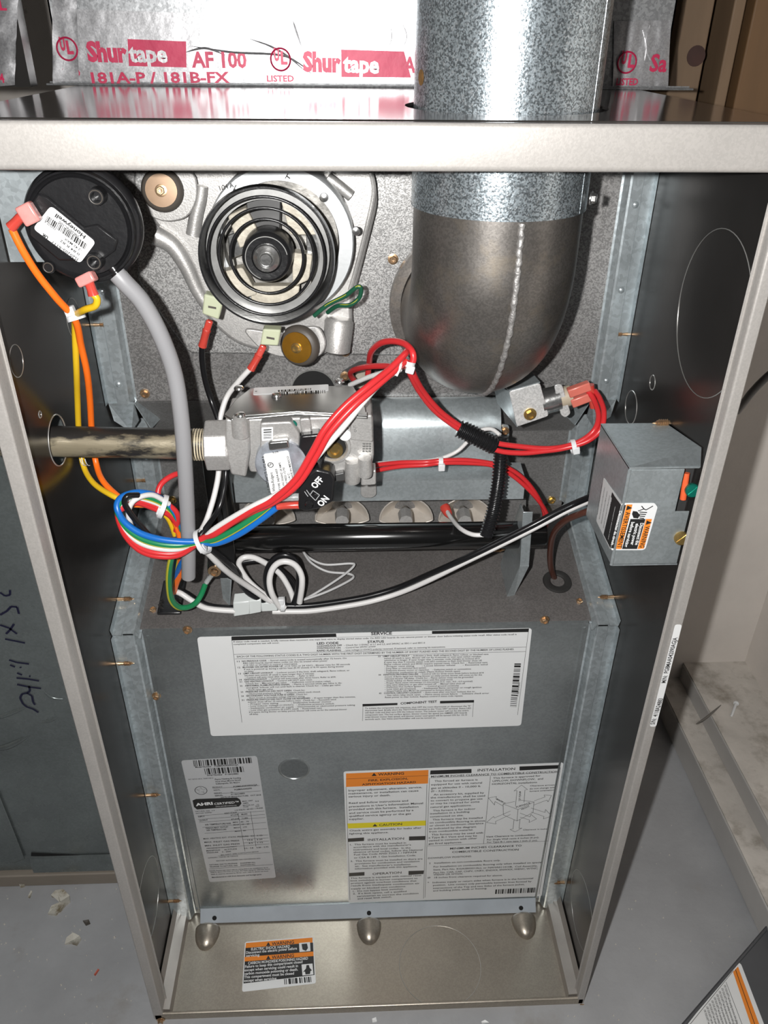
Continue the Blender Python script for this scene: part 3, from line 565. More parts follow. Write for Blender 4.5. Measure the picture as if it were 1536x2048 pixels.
# warning and installation label
il = build('installation_label', lp.card([(687,1543),(1127,1525),(1083,1792),(697,1805)], .1), WHITE, bc, smooth=0)
K = MB(); lp.quad(K, [(692,1547),(857,1540),(856,1567),(692,1574)]); build('orange_band', K, ORANGE, il, smooth=0)
K = MB(); lp.quad(K, [(695,1647),(852,1641),(852,1651),(696,1657)]); build('yellow_band', K, YELLOWP, il, smooth=0)
K = MB()
for t, p0, p1, h, b in (('\u25b2 WARNING',(743,1552),(808,1549),7.5,.02),('FIRE, EXPLOSION,',(737,1563),(816,1559),6,.02),('ASPHYXIATION HAZARD',(724,1571),(832,1566),6,.02),
  ('Improper adjustment, alteration, service,',(697,1583),(844,1576),5.5,.015),('maintenance, or installation can cause',(697,1589),(837,1583),5.5,.015),('serious injury or death.',(697,1595),(781,1592),5.5,.015),
  ('Read and follow instructions and',(698,1608),(816,1603),5.5,.015),('precautions in User\u2019s Information Manual',(698,1615),(846,1608),5.5,.015),('provided with this furnace.  Installation',(698,1621),(837,1615),5.5,.015),('and service must be performed by a',(698,1628),(827,1622),5.5,.015),('qualified service agency or the gas',(698,1634),(822,1629),5.5,.015),('supplier.',(698,1640),(728,1639),5.5,.015),
  ('\u25b2 CAUTION',(745,1653),(804,1650),7,.015),('Check entire gas assembly for leaks after',(699,1663),(843,1657),5,.015),('lighting this appliance.',(699,1669),(777,1666),5,.015),
  ('INSTALLATION',(736,1682),(808,1679),7,0),('1.  This furnace must be installed in',(700,1691),(812,1687),5,0),('accordance with the manufacturer\u2019s',(707,1696),(822,1691),5,0),('instructions and local codes.  In the',(707,1701),(821,1697),5,0),('absence of local codes, follow the National',(707,1706),(845,1701),5,0),('Fuel Gas Code ANSI Z223.1 / NFPA54',(708,1711),(833,1706),5,0),('or CSA B-149. 1 Gas Installation Code.',(708,1717),(832,1712),5,0),
  ('2.  This furnace must be installed so there are',(701,1724),(845,1719),5,0),('provisions for combustion and ventilation',(710,1729),(839,1724),5,0),('air.  See manufacturer\u2019s installation',(710,1734),(821,1730),5,0),('information provided with this appliance.',(710,1739),(835,1734),5,0),
  ('OPERATION',(745,1750),(803,1747),7,0),('This furnace is equipped with manual reset',(701,1758),(843,1752),5,0),('limit switch(es) in burner compartment to',(701,1763),(835,1758),5,0),('protect against overheat conditions that',(702,1768),(833,1763),5,0),('result from inadequate combustion air',(702,1773),(839,1768),5,0),('supply or blocked vent conditions.',(702,1779),(812,1774),5,0),('1.  Do not bypass limit switches.',(706,1784),(807,1779),5,0),('2.  If a limit opens, call a qualified',(706,1789),(813,1784),5,0),('serviceman to correct the condition',(714,1794),(837,1788),5,0),('and reset limit switch.',(715,1799),(784,1795),5,0),
  ('INSTALLATION',(955,1543),(1030,1540),7.5,.01),('MINIMUM INCHES CLEARANCE TO COMBUSTIBLE CONSTRUCTION',(862,1555),(1116,1545),5.5,.015),
  ('This forced air furnace is',(869,1564),(955,1561),5.2,0),('equipped for use with natural',(862,1571),(964,1567),5.2,0),('gas at altitudes 0 - 10,000 ft',(862,1578),(961,1574),5.2,0),('(0 - 3,050m).',(862,1584),(906,1583),5.2,0),('An accessory kit, supplied by',(867,1591),(968,1587),5.2,0),('the manufacturer, shall be used',(861,1597),(970,1593),5.2,0),('to convert to propane gas use',(861,1603),(965,1599),5.2,0),('or may be required for some',(861,1609),(959,1605),5.2,0),('natural gas applications.',(861,1616),(943,1612),5.2,0),('This furnace is for indoor',(866,1623),(951,1619),5.2,0),('installation in a building',(860,1629),(939,1625),5.2,0),('constructed on site.',(860,1635),(927,1632),5.2,0),('This furnace may be installed',(865,1641),(965,1637),5.2,0),('on combustible flooring in alcove',(859,1647),(970,1643),5.2,0),('or closet at minimum clearance',(859,1653),(967,1648),5.2,0),('as indicated by the diagram',(858,1659),(952,1655),5.2,0),('from combustible material.',(858,1665),(946,1661),5.2,0),('This furnace may be used with',(863,1671),(966,1667),5.2,0),('a Type B-1 Vent and may be',(857,1677),(954,1673),5.2,0),('vented in common with other',(857,1683),(954,1678),5.2,0),('gas fired appliances.',(857,1689),(924,1686),5.2,0),
  ('This furnace is approved for',(986,1558),(1081,1553),5.2,0),('UPFLOW, DOWNFLOW,  and',(985,1564),(1086,1559),5.2,0),('HORIZONTAL installations.',(984,1570),(1075,1566),5.2,0),('Clearance arrows',(1060,1573),(1109,1571),4.2,0),('do not change with',(1059,1579),(1111,1576),4.2,0),('furnace orientation.',(1059,1584),(1110,1581),4.2,0),('FURNACE',(1033,1616),(1061,1607),5,0),('FRONT',(1044,1620),(1060,1613),4.6,0),('TOP / PLENUM',(1041,1602),(1042,1583),4,0),('BACK 0',(992,1599),(1009,1608),4,0),('Clearance in inches',(1046,1661),(1097,1659),4,0),
  ('Vent Clearance to combustibles:',(972,1675),(1070,1671),4.6,.02),('For Single Wall vents 6 inches (6 po).',(974,1681),(1078,1676),4.6,0),('For Type B-1 vent type 1 inch (1 po).',(974,1686),(1075,1682),4.6,0),
  ('MINIMUM INCHES CLEARANCE TO',(900,1699),(1043,1693),6,.01),('COMBUSTIBLE CONSTRUCTION',(904,1706),(1037,1701),6,.01),('DOWNFLOW POSITIONS:',(856,1718),(943,1714),5,.01),
  ('\u2020   Installation on non-combustible floors only.',(858,1728),(1001,1722),5,0),('For Installation on combustible flooring only when installed on special',(867,1735),(1084,1726),5,0),('base, Part No. KGASB0201ALL or NAHA01101SB,  Coil Assembly,',(867,1741),(1075,1733),5,0),('Part No. CAR, CAP, CNPV, CNRV, ENDXX, ENWXX, WENC, WTNC,',(867,1747),(1076,1738),5,0),('WENW OR WTNW.',(867,1751),(926,1749),5,0),('\u00d8   18 inches front clearance required for alcove.',(855,1757),(1005,1752),5,0),('*   Indicates supply or return sides when furnace is in the horizontal',(855,1767),(1066,1758),5,0),('position.  Line contact only permissible between lines formed by',(866,1772),(1063,1764),5,0),('intersections of the Top and two Sides of the furnace jacket,',(866,1778),(1049,1770),5,0),('and building joists, studs or framing.',(866,1783),(974,1778),5,0)):
    lp.text(K, t, p0, p1, h, b)
for qd in ([(696,1677),(728,1675),(728,1682),(696,1684)],[(818,1673),(851,1672),(850,1680),(818,1681)],[(698,1746),(729,1744),(729,1751),(698,1753)],[(817,1742),(848,1741),(847,1748),(817,1750)],[(861,1541),(943,1538),(943,1546),(860,1549)],[(1039,1533),(1120,1530),(1120,1537),(1039,1541)]): lp.quad(K, qd)
for p, q in (((692,1558),(857,1551)),((854,1568),(847,1797)),((692,1574),(700,1800)),((859,1556),(850,1795)),((981,1552),(967,1688)),((855,1692),(1097,1682)),((1121,1535),(1078,1788)),((1118,1545),(861,1556)),
   # clearance diagram
   ((1006,1608),(1036,1619)),((1036,1619),(1068,1604)),((1068,1604),(1040,1600)),((1006,1608),(1030,1603)),((1006,1608),(1007,1630)),((1036,1619),(1034,1642)),((1068,1604),(1066,1625)),((1007,1630),(1034,1642)),((1034,1642),(1066,1625)),
   ((1031,1612),(1034,1581)),((1048,1605),(1050,1580)),((1034,1581),(1028,1582)),((1050,1580),(1055,1579)),((1028,1582),(1043,1570)),((1055,1579),(1043,1570)),
   ((1006,1612),(990,1603)),((1008,1605),(992,1597)),((992,1597),(993,1593)),((990,1603),(989,1610)),((993,1593),(977,1596)),((989,1610),(977,1596)),
   ((1068,1602),(1090,1594)),((1068,1610),(1094,1600)),((1090,1594),(1088,1590)),((1094,1600),(1096,1604)),((1088,1590),(1103,1591)),((1096,1604),(1103,1591)),
   ((1062,1616),(1090,1625)),((1062,1624),(1088,1633)),((1090,1625),(1091,1619)),((1088,1633),(1087,1638)),((1091,1619),(1103,1632)),((1087,1638),(1103,1632)),
   ((1040,1626),(1060,1634)),((1040,1634),(1059,1640)),((1060,1634),(1062,1629)),((1059,1640),(1058,1645)),((1062,1629),(1073,1638)),((1058,1645),(1073,1638)),
   ((1021,1622),(989,1636)),((1021,1629),(991,1643)),((989,1636),(987,1633)),((991,1643),(992,1648)),((987,1633),(973,1645)),((992,1648),(973,1645)),
   ((1028,1640),(1026,1658)),((1040,1639),(1038,1657)),((1026,1658),(1020,1659)),((1038,1657),(1044,1656)),((1020,1659),(1030,1664)),((1044,1656),(1030,1664))):
    lp.line(K, p, q, .75)
lp.bars(K, (991,1779),(1074,1775),(1073,1785),(990,1788), 40, 9)
build('print', K, INK, il, smooth=0)
# ------------------------------------------------------------------ plenum, vent pipe, elbow
F = (0,-1,0)
pl = thing('supply_plenum', 'bright galvanized supply plenum sealed to the furnace top with printed foil tape', 'duct', (0,11.3,HT))
YT = 11.3
xl = at(112,100,Y=YT).x; xr = at(1338,100,Y=YT).x
build('plenum_wall', MB().box((xl,YT,HT),(xr,YT+.05,48)).box((xl,YT,HT),(xl+.05,YT+17,48)).box((xr-.05,YT,HT),(xr,YT+17,48)), PLEN, pl, smooth=0)
build('base_strip', MB().sheet([(YT-.42,HT+.01),(YT-.40,HT+.05),(YT-.05,HT+.05),(YT-.04,HT+.09)], xl-.35, xr+.85, -.04), PLEN, pl, smooth=20)
def crinkle(pts, nu, nv, amp, seed):         # foil sheet draped in a quad, slightly creased
    rnd = random.Random(seed); A, B, C, D = [V(p) for p in pts]; n = (B-A).cross(D-A).normalized(); mb = MB(); vs = []
    if n.y > 0: n = -n
    for j in range(nv+1):
        for i in range(nu+1):
            p = A.lerp(B,i/nu).lerp(D.lerp(C,i/nu), j/nv); e = 0 if (j in (0,nv)) else 1
            vs.append(p+n*(.004+amp*e*rnd.random()))
    return mb.add(vs, [(j*(nu+1)+i, j*(nu+1)+i+1, (j+1)*(nu+1)+i+1, (j+1)*(nu+1)+i) for j in range(nv) for i in range(nu)])
TP = Plane((0,YT-.03,0), F)
tape = build('foil_tape', crinkle([TP.P(p) for p in ((112,166),(828,178),(828,42),(150,18))], 60, 5, .018, 3), FOIL, pl, smooth=60)
tap2 = build('foil_tape', crinkle([TP.P(p) for p in ((1225,176),(1336,176),(1341,40),(1228,42))], 14, 6, .05, 5), FOIL, pl, smooth=60)
build('foil_tape', crinkle([TP.P(p,.02) for p in ((106,166),(158,158),(152,-60),(104,-60))], 5, 16, .04, 8), FOIL, pl, smooth=60)
# raised creases in the tape
for pts in ([(380,92),(420,98),(470,105),(560,110),(600,128),(625,150)],[(500,78),(540,92),(575,112),(610,142)],[(586,42),(592,62),(604,96)],[(370,105),(410,96),(450,110)],[(1300,50),(1290,90),(1305,130),(1330,170)],[(1285,60),(1292,100),(1280,150)],[(780,48),(782,75),(776,95)],[(806,50),(812,75),(800,105)],[(112,45),(130,43),(142,52)],[(120,70),(128,110),(122,150)]):
    build('tape_crease', MB().tube(spline([TP.P(p,.012) for p in pts],5), lambda t: .03*math.sin(math.pi*min(max(t,.04),.96))+.004, 5), FOIL, pl, smooth=60)
K = MB()
def ul(K, c, r):
    o = TP.P(c,.075); K.torus(o, F, r, .026, 40, 4); 
    TP.text(K, 'U', (c[0]-18*r/.3*.7,c[1]+2), (c[0]-2,c[1]+2), 22, .05, .08); TP.text(K, 'L', (c[0]+1,c[1]+9), (c[0]+14,c[1]+9), 22, .05, .08)
ul(K, (134,98), .30); ul(K, (561,119), .30)
TP.text(K, 'Shur', (176,121), (256,123), 33, .055, .03); TP.text(K, 'AF 100', (384,134), (494,135), 27, .035, .03)
TP.text(K, '181A-P / 181B-FX', (184,166), (460,165), 19, .03, .03); TP.text(K, 'LISTED', (120,151), (161,152), 12, .03, .03); TP.text(K, 'LISTED', (534,163), (588,163), 11, .03, .03)
TP.text(K, 'Shur', (606,141), (682,143), 33, .055, .03); TP.text(K, 'AF', (806,144), (845,145), 27, .035, .03)
TP.quad(K, [(255,78),(372,83),(373,135),(258,132)], .026); TP.quad(K, [(682,99),(808,103),(822,155),(683,154)], .026)
build('pink_print', K, FOILP, tape, smooth=0)
for p0, p1 in (((259,123),(336,124)),((686,143),(758,146))):
    K = MB(); TP.text(K, 'tape', p0, p1, 30, .035, .04); build('silver_print', K, FOIL, tape, smooth=0)
K = MB(); ul(K, (1254,125), .29); TP.text(K, 'Sa', (1298,142), (1332,143), 30, .03, .06); TP.text(K, 'LISTED', (1232,170), (1275,170), 12, .03, .05)
build('pink_print', K, FOILP, tap2, smooth=0)
dl = thing('return_duct_collar', 'dark duct collar taped with foil at the upper left of the cabinet', 'duct', (-10.6,9,HT))
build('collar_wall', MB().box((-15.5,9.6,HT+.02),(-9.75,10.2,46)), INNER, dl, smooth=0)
q = Plane((0,9.55,0), F)
ft = build('foil_tape', crinkle([q.P(p) for p in ((-30,175),(30,170),(38,-30),(-30,-30))], 6, 14, .08, 12), FOIL, dl, smooth=60)
K = MB(); q.text(K, 'L', (0,20), (14,20), 20, .03, .1); q.text(K, '4', (0,165), (10,165), 16, .03, .1); build('pink_print', K, FOILP, ft, smooth=0)

vp = thing('vent_pipe', 'spangled galvanized vent pipe rising through the furnace top', 'pipe', (PX,PY,30.3))
ze = 30.62
mb = MB().lathe([(PR,0),(PR,15)], (PX,PY,ze), (0,0,1), 64, False); mb.lathe([(PR-.03,0),(PR-.03,15)], (PX,PY,ze), (0,0,1), 64, False)
mb.ring((PX,PY,ze), (0,0,1), PR-.03, PR+.008, .02, 64)
build('pipe_wall', mb, SPANG, vp, smooth=60)
P = at(1183,385,Y=PY); P = V((PX+PR*.97, PY-PR*.35, P.z))
share('screw', HEXS, vp, P, (.9,-.4,0))
build('rust_spot', MB().lathe([(.17,0),(.10,.008),(.02,.01)], V((PX-PR*.955,PY-PR*.30,HT+.62)), (-.955,-.30,0), 9), M('rust', (0.16,0.08,0.02), 0, 0.8, 0.4, 200), vp)
build('lock_seam', MB().cyl((PX+PR*.80,PY-PR*.60,ze),(PX+PR*.80,PY-PR*.60,ze+15),.008,6), SPANG, vp)

el = thing('vent_elbow', 'dark steel vent elbow with a welded front seam below the vent pipe', 'pipe', (PX,PY,26))
RE = PR-.06; ang = math.radians(2); dirh = V((-math.sin(ang), math.cos(ang), 0)); side = V((math.cos(ang), math.sin(ang), 0)); RB = 2.35
zc = 29.35
def elbow_frame(t):                          # t 0..1 along the path: straight drop, bend, short outlet
    if t < .3: return V((PX,PY,31.2+(zc-31.2)*t/.3)), V((0,0,-1))
    if t < .88:
        a = (t-.3)/.58*math.pi/2
        return V((PX,PY,zc))+dirh*(RB*(1-math.cos(a)))+V((0,0,-RB*math.sin(a))), dirh*math.sin(a)+V((0,0,-math.cos(a)))
    return V((PX,PY,zc-RB))+dirh*(RB+(t-.88)/.12*1.5), dirh
rings = []
for i in range(41):
    c, d = elbow_frame(i/40); out = d.cross(side).normalized()      # points to the outer (front, then lower) side
    rings.append([c+side*(RE*math.cos(a))+out*(RE*math.sin(a)) for a in [2*math.pi*k/56 for k in range(56)]])
build('elbow_shell', MB().loft(rings, False), ELBOW, el, smooth=60)
seam = []
for i in range(4,38):
    c, d = elbow_frame(i/40); out = d.cross(side).normalized()
    if out.y > 0 and i < 12: out = -out
    seam.append(c+(out*math.cos(.07)+side*math.sin(.07))*(RE+.01))
sgn = 1 if (seam[5]-elbow_frame(9/40)[0]).y < 0 else -1
if sgn < 0:
    seam = []
    for i in range(4,38):
        c, d = elbow_frame(i/40); out = -d.cross(side).normalized(); seam.append(c+(out*math.cos(.07)+side*math.sin(.07))*(RE+.01))
rnd = random.Random(4)
build('weld_seam', MB().tube([p+V((rnd.uniform(-.012,.012),0,0)) for p in spline(seam,3)], lambda t: .078+.012*math.sin(t*150), 7), WELD, el, smooth=70)
tp = [at(x,y,Y=YU-.36) for x,y in ((776,487),(812,493),(816,556),(766,548))]
tb = MB().slab(rounded(tp,.12), (0,.05,0)); build('mount_tab', tb, PLATE, el)
share('screw', HEXC, el, at(786,518,Y=YU-.36), F, None, 1.0)
c, d = elbow_frame(1.0)
build('outlet_collar', MB().ring(c-d*.9+V((-.1,0,.1)), d, RE-.1, RE+.22, .3, 56), ELBOW, el, smooth=50)

# ------------------------------------------------------------------ induced draft blower
ind = thing('inducer_assembly', 'cast aluminium draft inducer with an open silver motor and black ring fan', 'blower', (-2.2,6,27))
pp = [(268,300),(266,420),(276,560),(302,604),(372,700),(384,708),(880,713),(990,600),(990,300)]
build('mounting_plate', MB().slab([at(x,y,Y=YU-.28) for x,y in pp], (0,.27,0)), PLATE, ind, bevel=.07)
hp = [(296,330),(290,395),(300,440),(330,470),(352,520),(385,585),(415,640),(470,690),(560,712),(640,715),(690,690),(706,655),(704,610),(728,520),(758,400),(745,335),(700,300),(400,300)]
build('blower_housing', MB().slab(rounded([at(x,y,Y=YU-1.0) for x,y in hp], .5), (0,.72,0)), CAST, ind, bevel=.12, bseg=3)
build('housing_rib', MB().tube(spline([at(x,y,Y=YU-1.02) for x,y in ((742,345),(748,385),(735,450),(712,540),(700,580))]), .07, 8), CAST, ind)
build('housing_arm', MB().tube(spline([at(x,y,Y=YU-1.1) for x,y in ((312,470),(345,490),(372,530),(395,580),(420,620))]), lambda t: .30-.12*t, 12), CAST, ind, smooth=60)
build('housing_rib', MB().tube(spline([at(x,y,Y=YU-1.3) for x,y in ((404,372),(400,400),(392,432),(386,470))]), lambda t: .16+.05*t, 10), CAST, ind, smooth=60)
YC = 6.2; C2 = at(562,486,Y=YC); RC = 146*pix(C2)
build('motor_shell', MB().lathe([(RC*.98,0),(RC,.06),(RC,1.6),(RC*.93,1.9)], C2-V((0,.05,0)), (0,1,0), 64, False), SILVER, ind, smooth=50)
build('shell_face', MB().ring(C2, (0,1,0), RC*.80, RC*.985, .05, 64), SILVER, ind, smooth=40)
build('shell_bore', MB().lathe([(RC*.80,.03),(RC*.78,.35),(.05,.4)], C2, (0,1,0), 48, False), M('dusty_stator', (0.30,0.29,0.27), 0.5, 0.4, 0.8, 55, 0.3, 90), ind, smooth=40)
for k, (px, py) in enumerate(((648,395),(712,462))):
    build('shell_stud', MB().lathe([(.13,0),(.11,.05),(.02,.07)], at(px,py,Y=YC-.02), F, 16), MIRROR, ind)
# windings and laminations seen between the rings
wnd = [((425,415),(470,400),(490,450),(440,470),CREAMW:=M('cream_winding', (0.50,0.46,0.38), 0.1, 0.5, 0.3, 120, 0.3, 200)),]
def block(pts, Y, t, mat, nm): build(nm, MB().slab(rounded([at(x,y,Y=Y) for x,y in pts], .08), (0,t,0)), mat, ind, bevel=.03)
block([(455,432),(492,415),(520,470),(480,498)],5.6,.5,CREAMW,'winding'); block([(562,402),(612,410),(640,470),(580,470)],5.6,.5,CREAMW,'winding')
block([(440,545),(485,535),(515,590),(470,600)],5.6,.5,CREAMW,'winding'); block([(585,505),(625,510),(618,560),(585,575)],5.6,.5,CREAMW,'winding')
block([(500,572),(600,572),(590,625),(505,630)],5.65,.4,CREAMW,'winding'); block([(455,470),(500,455),(510,500),(460,520)],5.9,.4,MIRROR,'lamination')
block([(490,392),(562,392),(560,470),(500,470)],5.8,.4,DARKST,'lamination'); block([(610,440),(650,470),(655,560),(628,600),(615,520)],5.8,.3,MIRROR,'lamination')
block([(420,480),(445,470),(450,580),(425,570)],5.8,.3,MIRROR,'lamination')
YR = 4.65; C1 = at(533,517,Y=YR); q1 = pix(C1)
fan = MB().lathe([(135*q1,-.02),(137*q1,.25),(128*q1,.75),(124*q1,.75),(131*q1,.20),(131*q1,-.02),(135*q1,-.02)], C1, (0,1,0), 72, False)
build('fan_rim', fan, BLACK, ind, smooth=60)
for rr, dy in ((116,.05),(95,.10),(73,.16)):
    build('fan_ring', MB().torus(C1+V((0,dy,0)), F, rr*q1, .040, 64, 8), BLACK, ind, smooth=80)
build('fan_web', MB().ring(C1+V((0,.55,0)), (0,1,0), 105*q1, 125*q1, .03, 56), M('silver_fan_web', (0.42,0.42,0.41), 0.6, 0.3, 0.5, 25), ind, smooth=40)
hub = C1+V((0,.05,0))
build('fan_hub', MB().lathe([(52*q1,.8),(50*q1,.1),(46*q1,.0),(42*q1,-.04),(30*q1,-.03),(28*q1,.04),(.01,.04)], hub, (0,1,0), 48), BLACK, ind, smooth=40)
build('hub_edge', MB().torus(hub+V((0,-.045,0)), F, 42*q1, .014, 48, 6, math.radians(10), math.radians(250), (1,0,0)), RIM, ind)
build('shaft_nut', MB().lathe([(27*q1,.05),(26*q1,-.10),(18*q1,-.15),(14*q1,-.12),(13*q1,-.2),(11*q1,-.24),(.01,-.24)], hub, (0,1,0), 32), MIRROR, ind, smooth=40)
# rubber-bushed mounting ears
def ear(px, py, Y, n, wm, plate):
    build('ear_plate', MB().slab(rounded([at(x,y,Y=Y) for x,y in plate], .35), (0,.12,0)), CAST, ind, bevel=.04)
    P = at(px,py,Y=Y-.02); n = V(n).normalized(); q = pix(P)
    build('bushing', MB().lathe([(41*q,0),(42*q,.10),(36*q,.24),(20*q,.26)], P, n, 32), GRUB, ind, smooth=60)
    build('washer', MB().lathe([(31*q,.0),(31*q,.05),(8*q,.06)], P+n*.27, n, 32), wm, ind, smooth=30)
    share('bolt', HEXB if wm is GOLDW else HEXC, ind, P+n*.33, n, None, 1.0)
ear(326,380,YU-1.55,(.05,-1,.12),BRONZE,[(288,395),(292,430),(330,446),(375,438),(396,400),(392,340),(300,340)])
ear(601,690,YU-1.75,(-.35,-1,.05),GOLDW,[(545,665),(480,655),(520,700),(560,716),(600,712),(640,716),(655,690),(640,650)])
build('ear_boss', MB().lathe([(.30,0),(.44,.08),(.46,1.0),(.38,1.12),(.1,1.14)], at(672,706,Y=YU-1.2), (.12,.1,1), 28), CAST, ind, smooth=50)
build('ear_arm', MB().tube(spline([at(x,y,Y=YU-1.2) for x,y in ((655,355),(678,372),(702,392))]), .16, 10), CAST, ind, smooth=60)
for pts in (((408,588),(448,598),(437,640),(404,628)),((526,658),(562,660),(556,692),(520,690))):
    build('plug_housing', MB().slab(rounded([at(x,y,Y=5.15) for x,y in pts],.06), (0,.42,0)), CREAM, ind, bevel=.05)
    cxx = sum(p[0] for p in pts)/4; cyy = sum(p[1] for p in pts)/4
    build('plug_slot', MB().slab([at(cxx-8,cyy-2,Y=5.14),at(cxx+8,cyy+1,Y=5.14),at(cxx+8,cyy+5,Y=5.14),at(cxx-8,cyy+2,Y=5.14)], (0,.02,0)), GRUB, ind)
K = MB(); mp_ = Plane((0,YC-.03,0), F)
for t, p0, p1 in (('1.24 A',(440,381),(468,374)),('r',(471,384),(477,372)),('T',(577,362),(583,352))): mp_.text(K, t, p0, p1, 9, .02)
build('marker_scribble', K, INK, ind, smooth=0)

# ------------------------------------------------------------------ pressure switch
psw = thing('pressure_switch', 'round black pressure switch with a tilted white barcode label', 'pressure switch', (-6.7,2.6,29))
YS = 2.0; CS = at(157,457,Y=YS); qs = pix(CS); RS = 117*qs
build('switch_bracket', MB().slab([(-8.72,2.85,at(60,524,Y=2.85).z),(at(215,524,Y=2.85).x,2.85,at(60,524,Y=2.85).z),(at(215,524,Y=2.85).x,2.85,32.0),(-8.72,2.85,32.0)], (0,.06,0)), FLANGE, psw, smooth=0)
build('switch_body', MB().lathe([(RS*.97,.75),(RS,.62),(RS,.36),(RS*.96,.28),(RS*.93,.26),(RS*.91,.12),(RS*.88,.10),(RS*.86,.16),(RS*.83,.20),(RS*.80,.10),(.02,.09)], CS, (0,1,0), 72), BLACK, psw, smooth=40)
def sp3(x, y, off=0): return at(x,y,Y=YS+.09-off)
build('raised_housing', MB().slab([sp3(x,y) for x,y in ((58,412),(78,384),(98,392),(170,452),(196,446),(238,478),(232,500),(205,520),(120,520),(60,470))], (0,-.10,0)), BLACK, psw, bevel=.05)
for px, py, r, hh in ((198,390,.20,.28),(194,519,.20,.28),(98,534,.15,.06)):
    o = sp3(px,py); build('port_boss', MB().lathe([(r,0),(r*.9,-hh),(r*.55,-hh),(r*.5,-.05),(.01,-.05)], o, (0,1,0), 24), BLACK, psw, smooth=40)
    build('port_edge', MB().torus(o+V((0,-hh,0)), F, r*.72, .012, 24, 5), GRUB, psw)
lab = Plane((0,YS-.03,0), F)
ps_l = build('switch_label', lab.card([(102,411),(192,484),(160,527),(66,457)], .1), WHITE, psw, smooth=0)
K = MB()
def sw(t, a, b, h, bold=0.0): lab.text(K, t, a, b, h, bold)
# the label reads upside down, from lower right to upper left
sw('Honeywell', (172,472), (113,427), 8, .03); lab.bars(K, (174,488),(95,431),(90,441),(169,499), 44, 6)
sw('HK06NC100', (158,471), (119,442), 6, 0); sw('103525 A', (112,457), (90,440), 5, .01)
sw('-2.42 MAX', (164,500), (130,475), 5, 0); sw('0.84 R.82', (160,508), (122,479), 5, 0); sw('IS20205-6117', (157,517), (104,481), 7, .01)
sw('UR', (97,474), (86,466), 7, .05)
build('print', K, INK, ps_l, smooth=0)
def spade(pts, Y, mats=(PINKSP, SPADE), parent=None, w=.22, t=.16, nm='spade_connector'):
    # boxy sleeve that narrows to a crimped barrel
    A, B, C = [at(x,y,Y=yy) for (x,y), yy in zip(pts, Y)]
    d = (B-A).normalized(); s_ = d.cross(V(F)).normalized(); n = d.cross(s_)
    build(nm, MB().loft([[p+s_*(a*w)+n*(b*t) for a,b in ((-1,-1),(1,-1),(1,1),(-1,1))] for p in (A, A.lerp(B,.9))]), mats[0], parent, bevel=.05, bseg=3)
    build('crimp_barrel', MB().tube([A.lerp(B,.8), B, B.lerp(C,.5), C], lambda q: .13-.02*math.sin(q*math.pi), 12), mats[1], parent, smooth=50)
spade([(72,420),(40,436),(22,455)], (1.75,1.7,1.7), parent=psw); spade([(168,548),(180,570),(187,590)], (1.8,1.75,1.75), parent=psw)
hs = thing('pressure_hose', 'thick grey vinyl hose hanging from the black pressure switch', 'hose', at(377,1155,Y=3.2))
hpath = spline([at(x,y,Y=yy) for x,y,yy in ((234,548,2.2),(250,566,2.2),(285,605,2.3),(320,668,2.4),(348,745,2.5),(362,830,2.5),(369,920,2.55),(374,1010,2.7),(377,1090,2.9),(377,1153,3.1))], 6)
build('hose_wall', MB().tube(hpath, .215, 18), HOSE, hs, smooth=60)
build('barb', MB().tube([at(222,530,Y=2.25), at(246,562,Y=2.2)], .13, 12), BLACK, hs)

# ------------------------------------------------------------------ rollout switch bracket under the elbow
YB = 6.7
BRIGHT = M('bright_speckled_zinc', (0.62,0.62,0.61), 0.35, 0.42, 0.1, 80, 0.15, 300, 0.12, 900)
ro = thing('limit_switch_bracket', 'bright bracket with a brass screw holding the switch below the vent elbow', 'switch', at(1060,840,Y=YB))
def rb(pts, Y, d, mat, nm, bev=.04, rr=.06): return build(nm, MB().slab(rounded([at(x,y,Y=Y) for x,y in pts], rr), d), mat, ro, bevel=bev)
rb([(1018,783),(1080,766),(1098,832),(1034,854)], YB-.6, (0,.05,0), BRIGHT, 'bracket_face', .02, .1)
A = [at(x,y,Y=YB-.58) for x,y in ((1018,783),(1034,854))]; B = [at(x,y,Y=YB+.7) for x,y in ((986,765),(994,806))]
build('bracket_side', MB().slab([A[0],A[1],B[1],B[0]], (.03,0,.02)), BLUEG, ro)
A2 = [at(x,y,Y=YB-.58) for x,y in ((1018,783),(1080,766))]; B2 = [at(x,y,Y=YB+.9) for x,y in ((990,762),(1052,735))]
build('bracket_top', MB().slab([A2[0],A2[1],B2[1],B2[0]], (0,0,.04)), BLUEG, ro)
rb([(1108,770),(1124,768),(1142,828),(1130,836),(1122,830)], YB-.5, (0,.06,0), BRIGHT, 'switch_flange', .02, .12)
build('switch_body', MB().cyl(at(1082,805,Y=YB-.2), at(1118,795,Y=YB-.2), .42, 28), MIRROR, ro, smooth=30)
build('switch_base', MB().cyl(at(1118,797,Y=YB-.2), at(1142,790,Y=YB-.2), .34, 28), M('cream_phenolic', (0.42,0.36,0.27), 0, 0.5), ro, smooth=30)
share('screw', HEXB, ro, at(1060,828,Y=YB-.6), F, None, 1.25)
for a, b in (((1136,786),(1180,770)),((1142,806),(1184,790))):
    A, B = at(*a,Y=YB-.45), at(*b,Y=YB-.5)
    d = (B-A).normalized(); s_ = d.cross(V(F)).normalized()
    build('flag_terminal', MB().obox((A+B)/2, d, s_, F, (B-A).length/2, .15, .14), M('coral_terminal', (0.60,0.16,0.12), 0, 0.3, 0.1, 90, coat=.2), ro, bevel=.04)
    build('flag_barrel', MB().cyl(B, B-s_*.0+V((.12,0,-.42)), .13, 12), SPADE, ro, smooth=40)
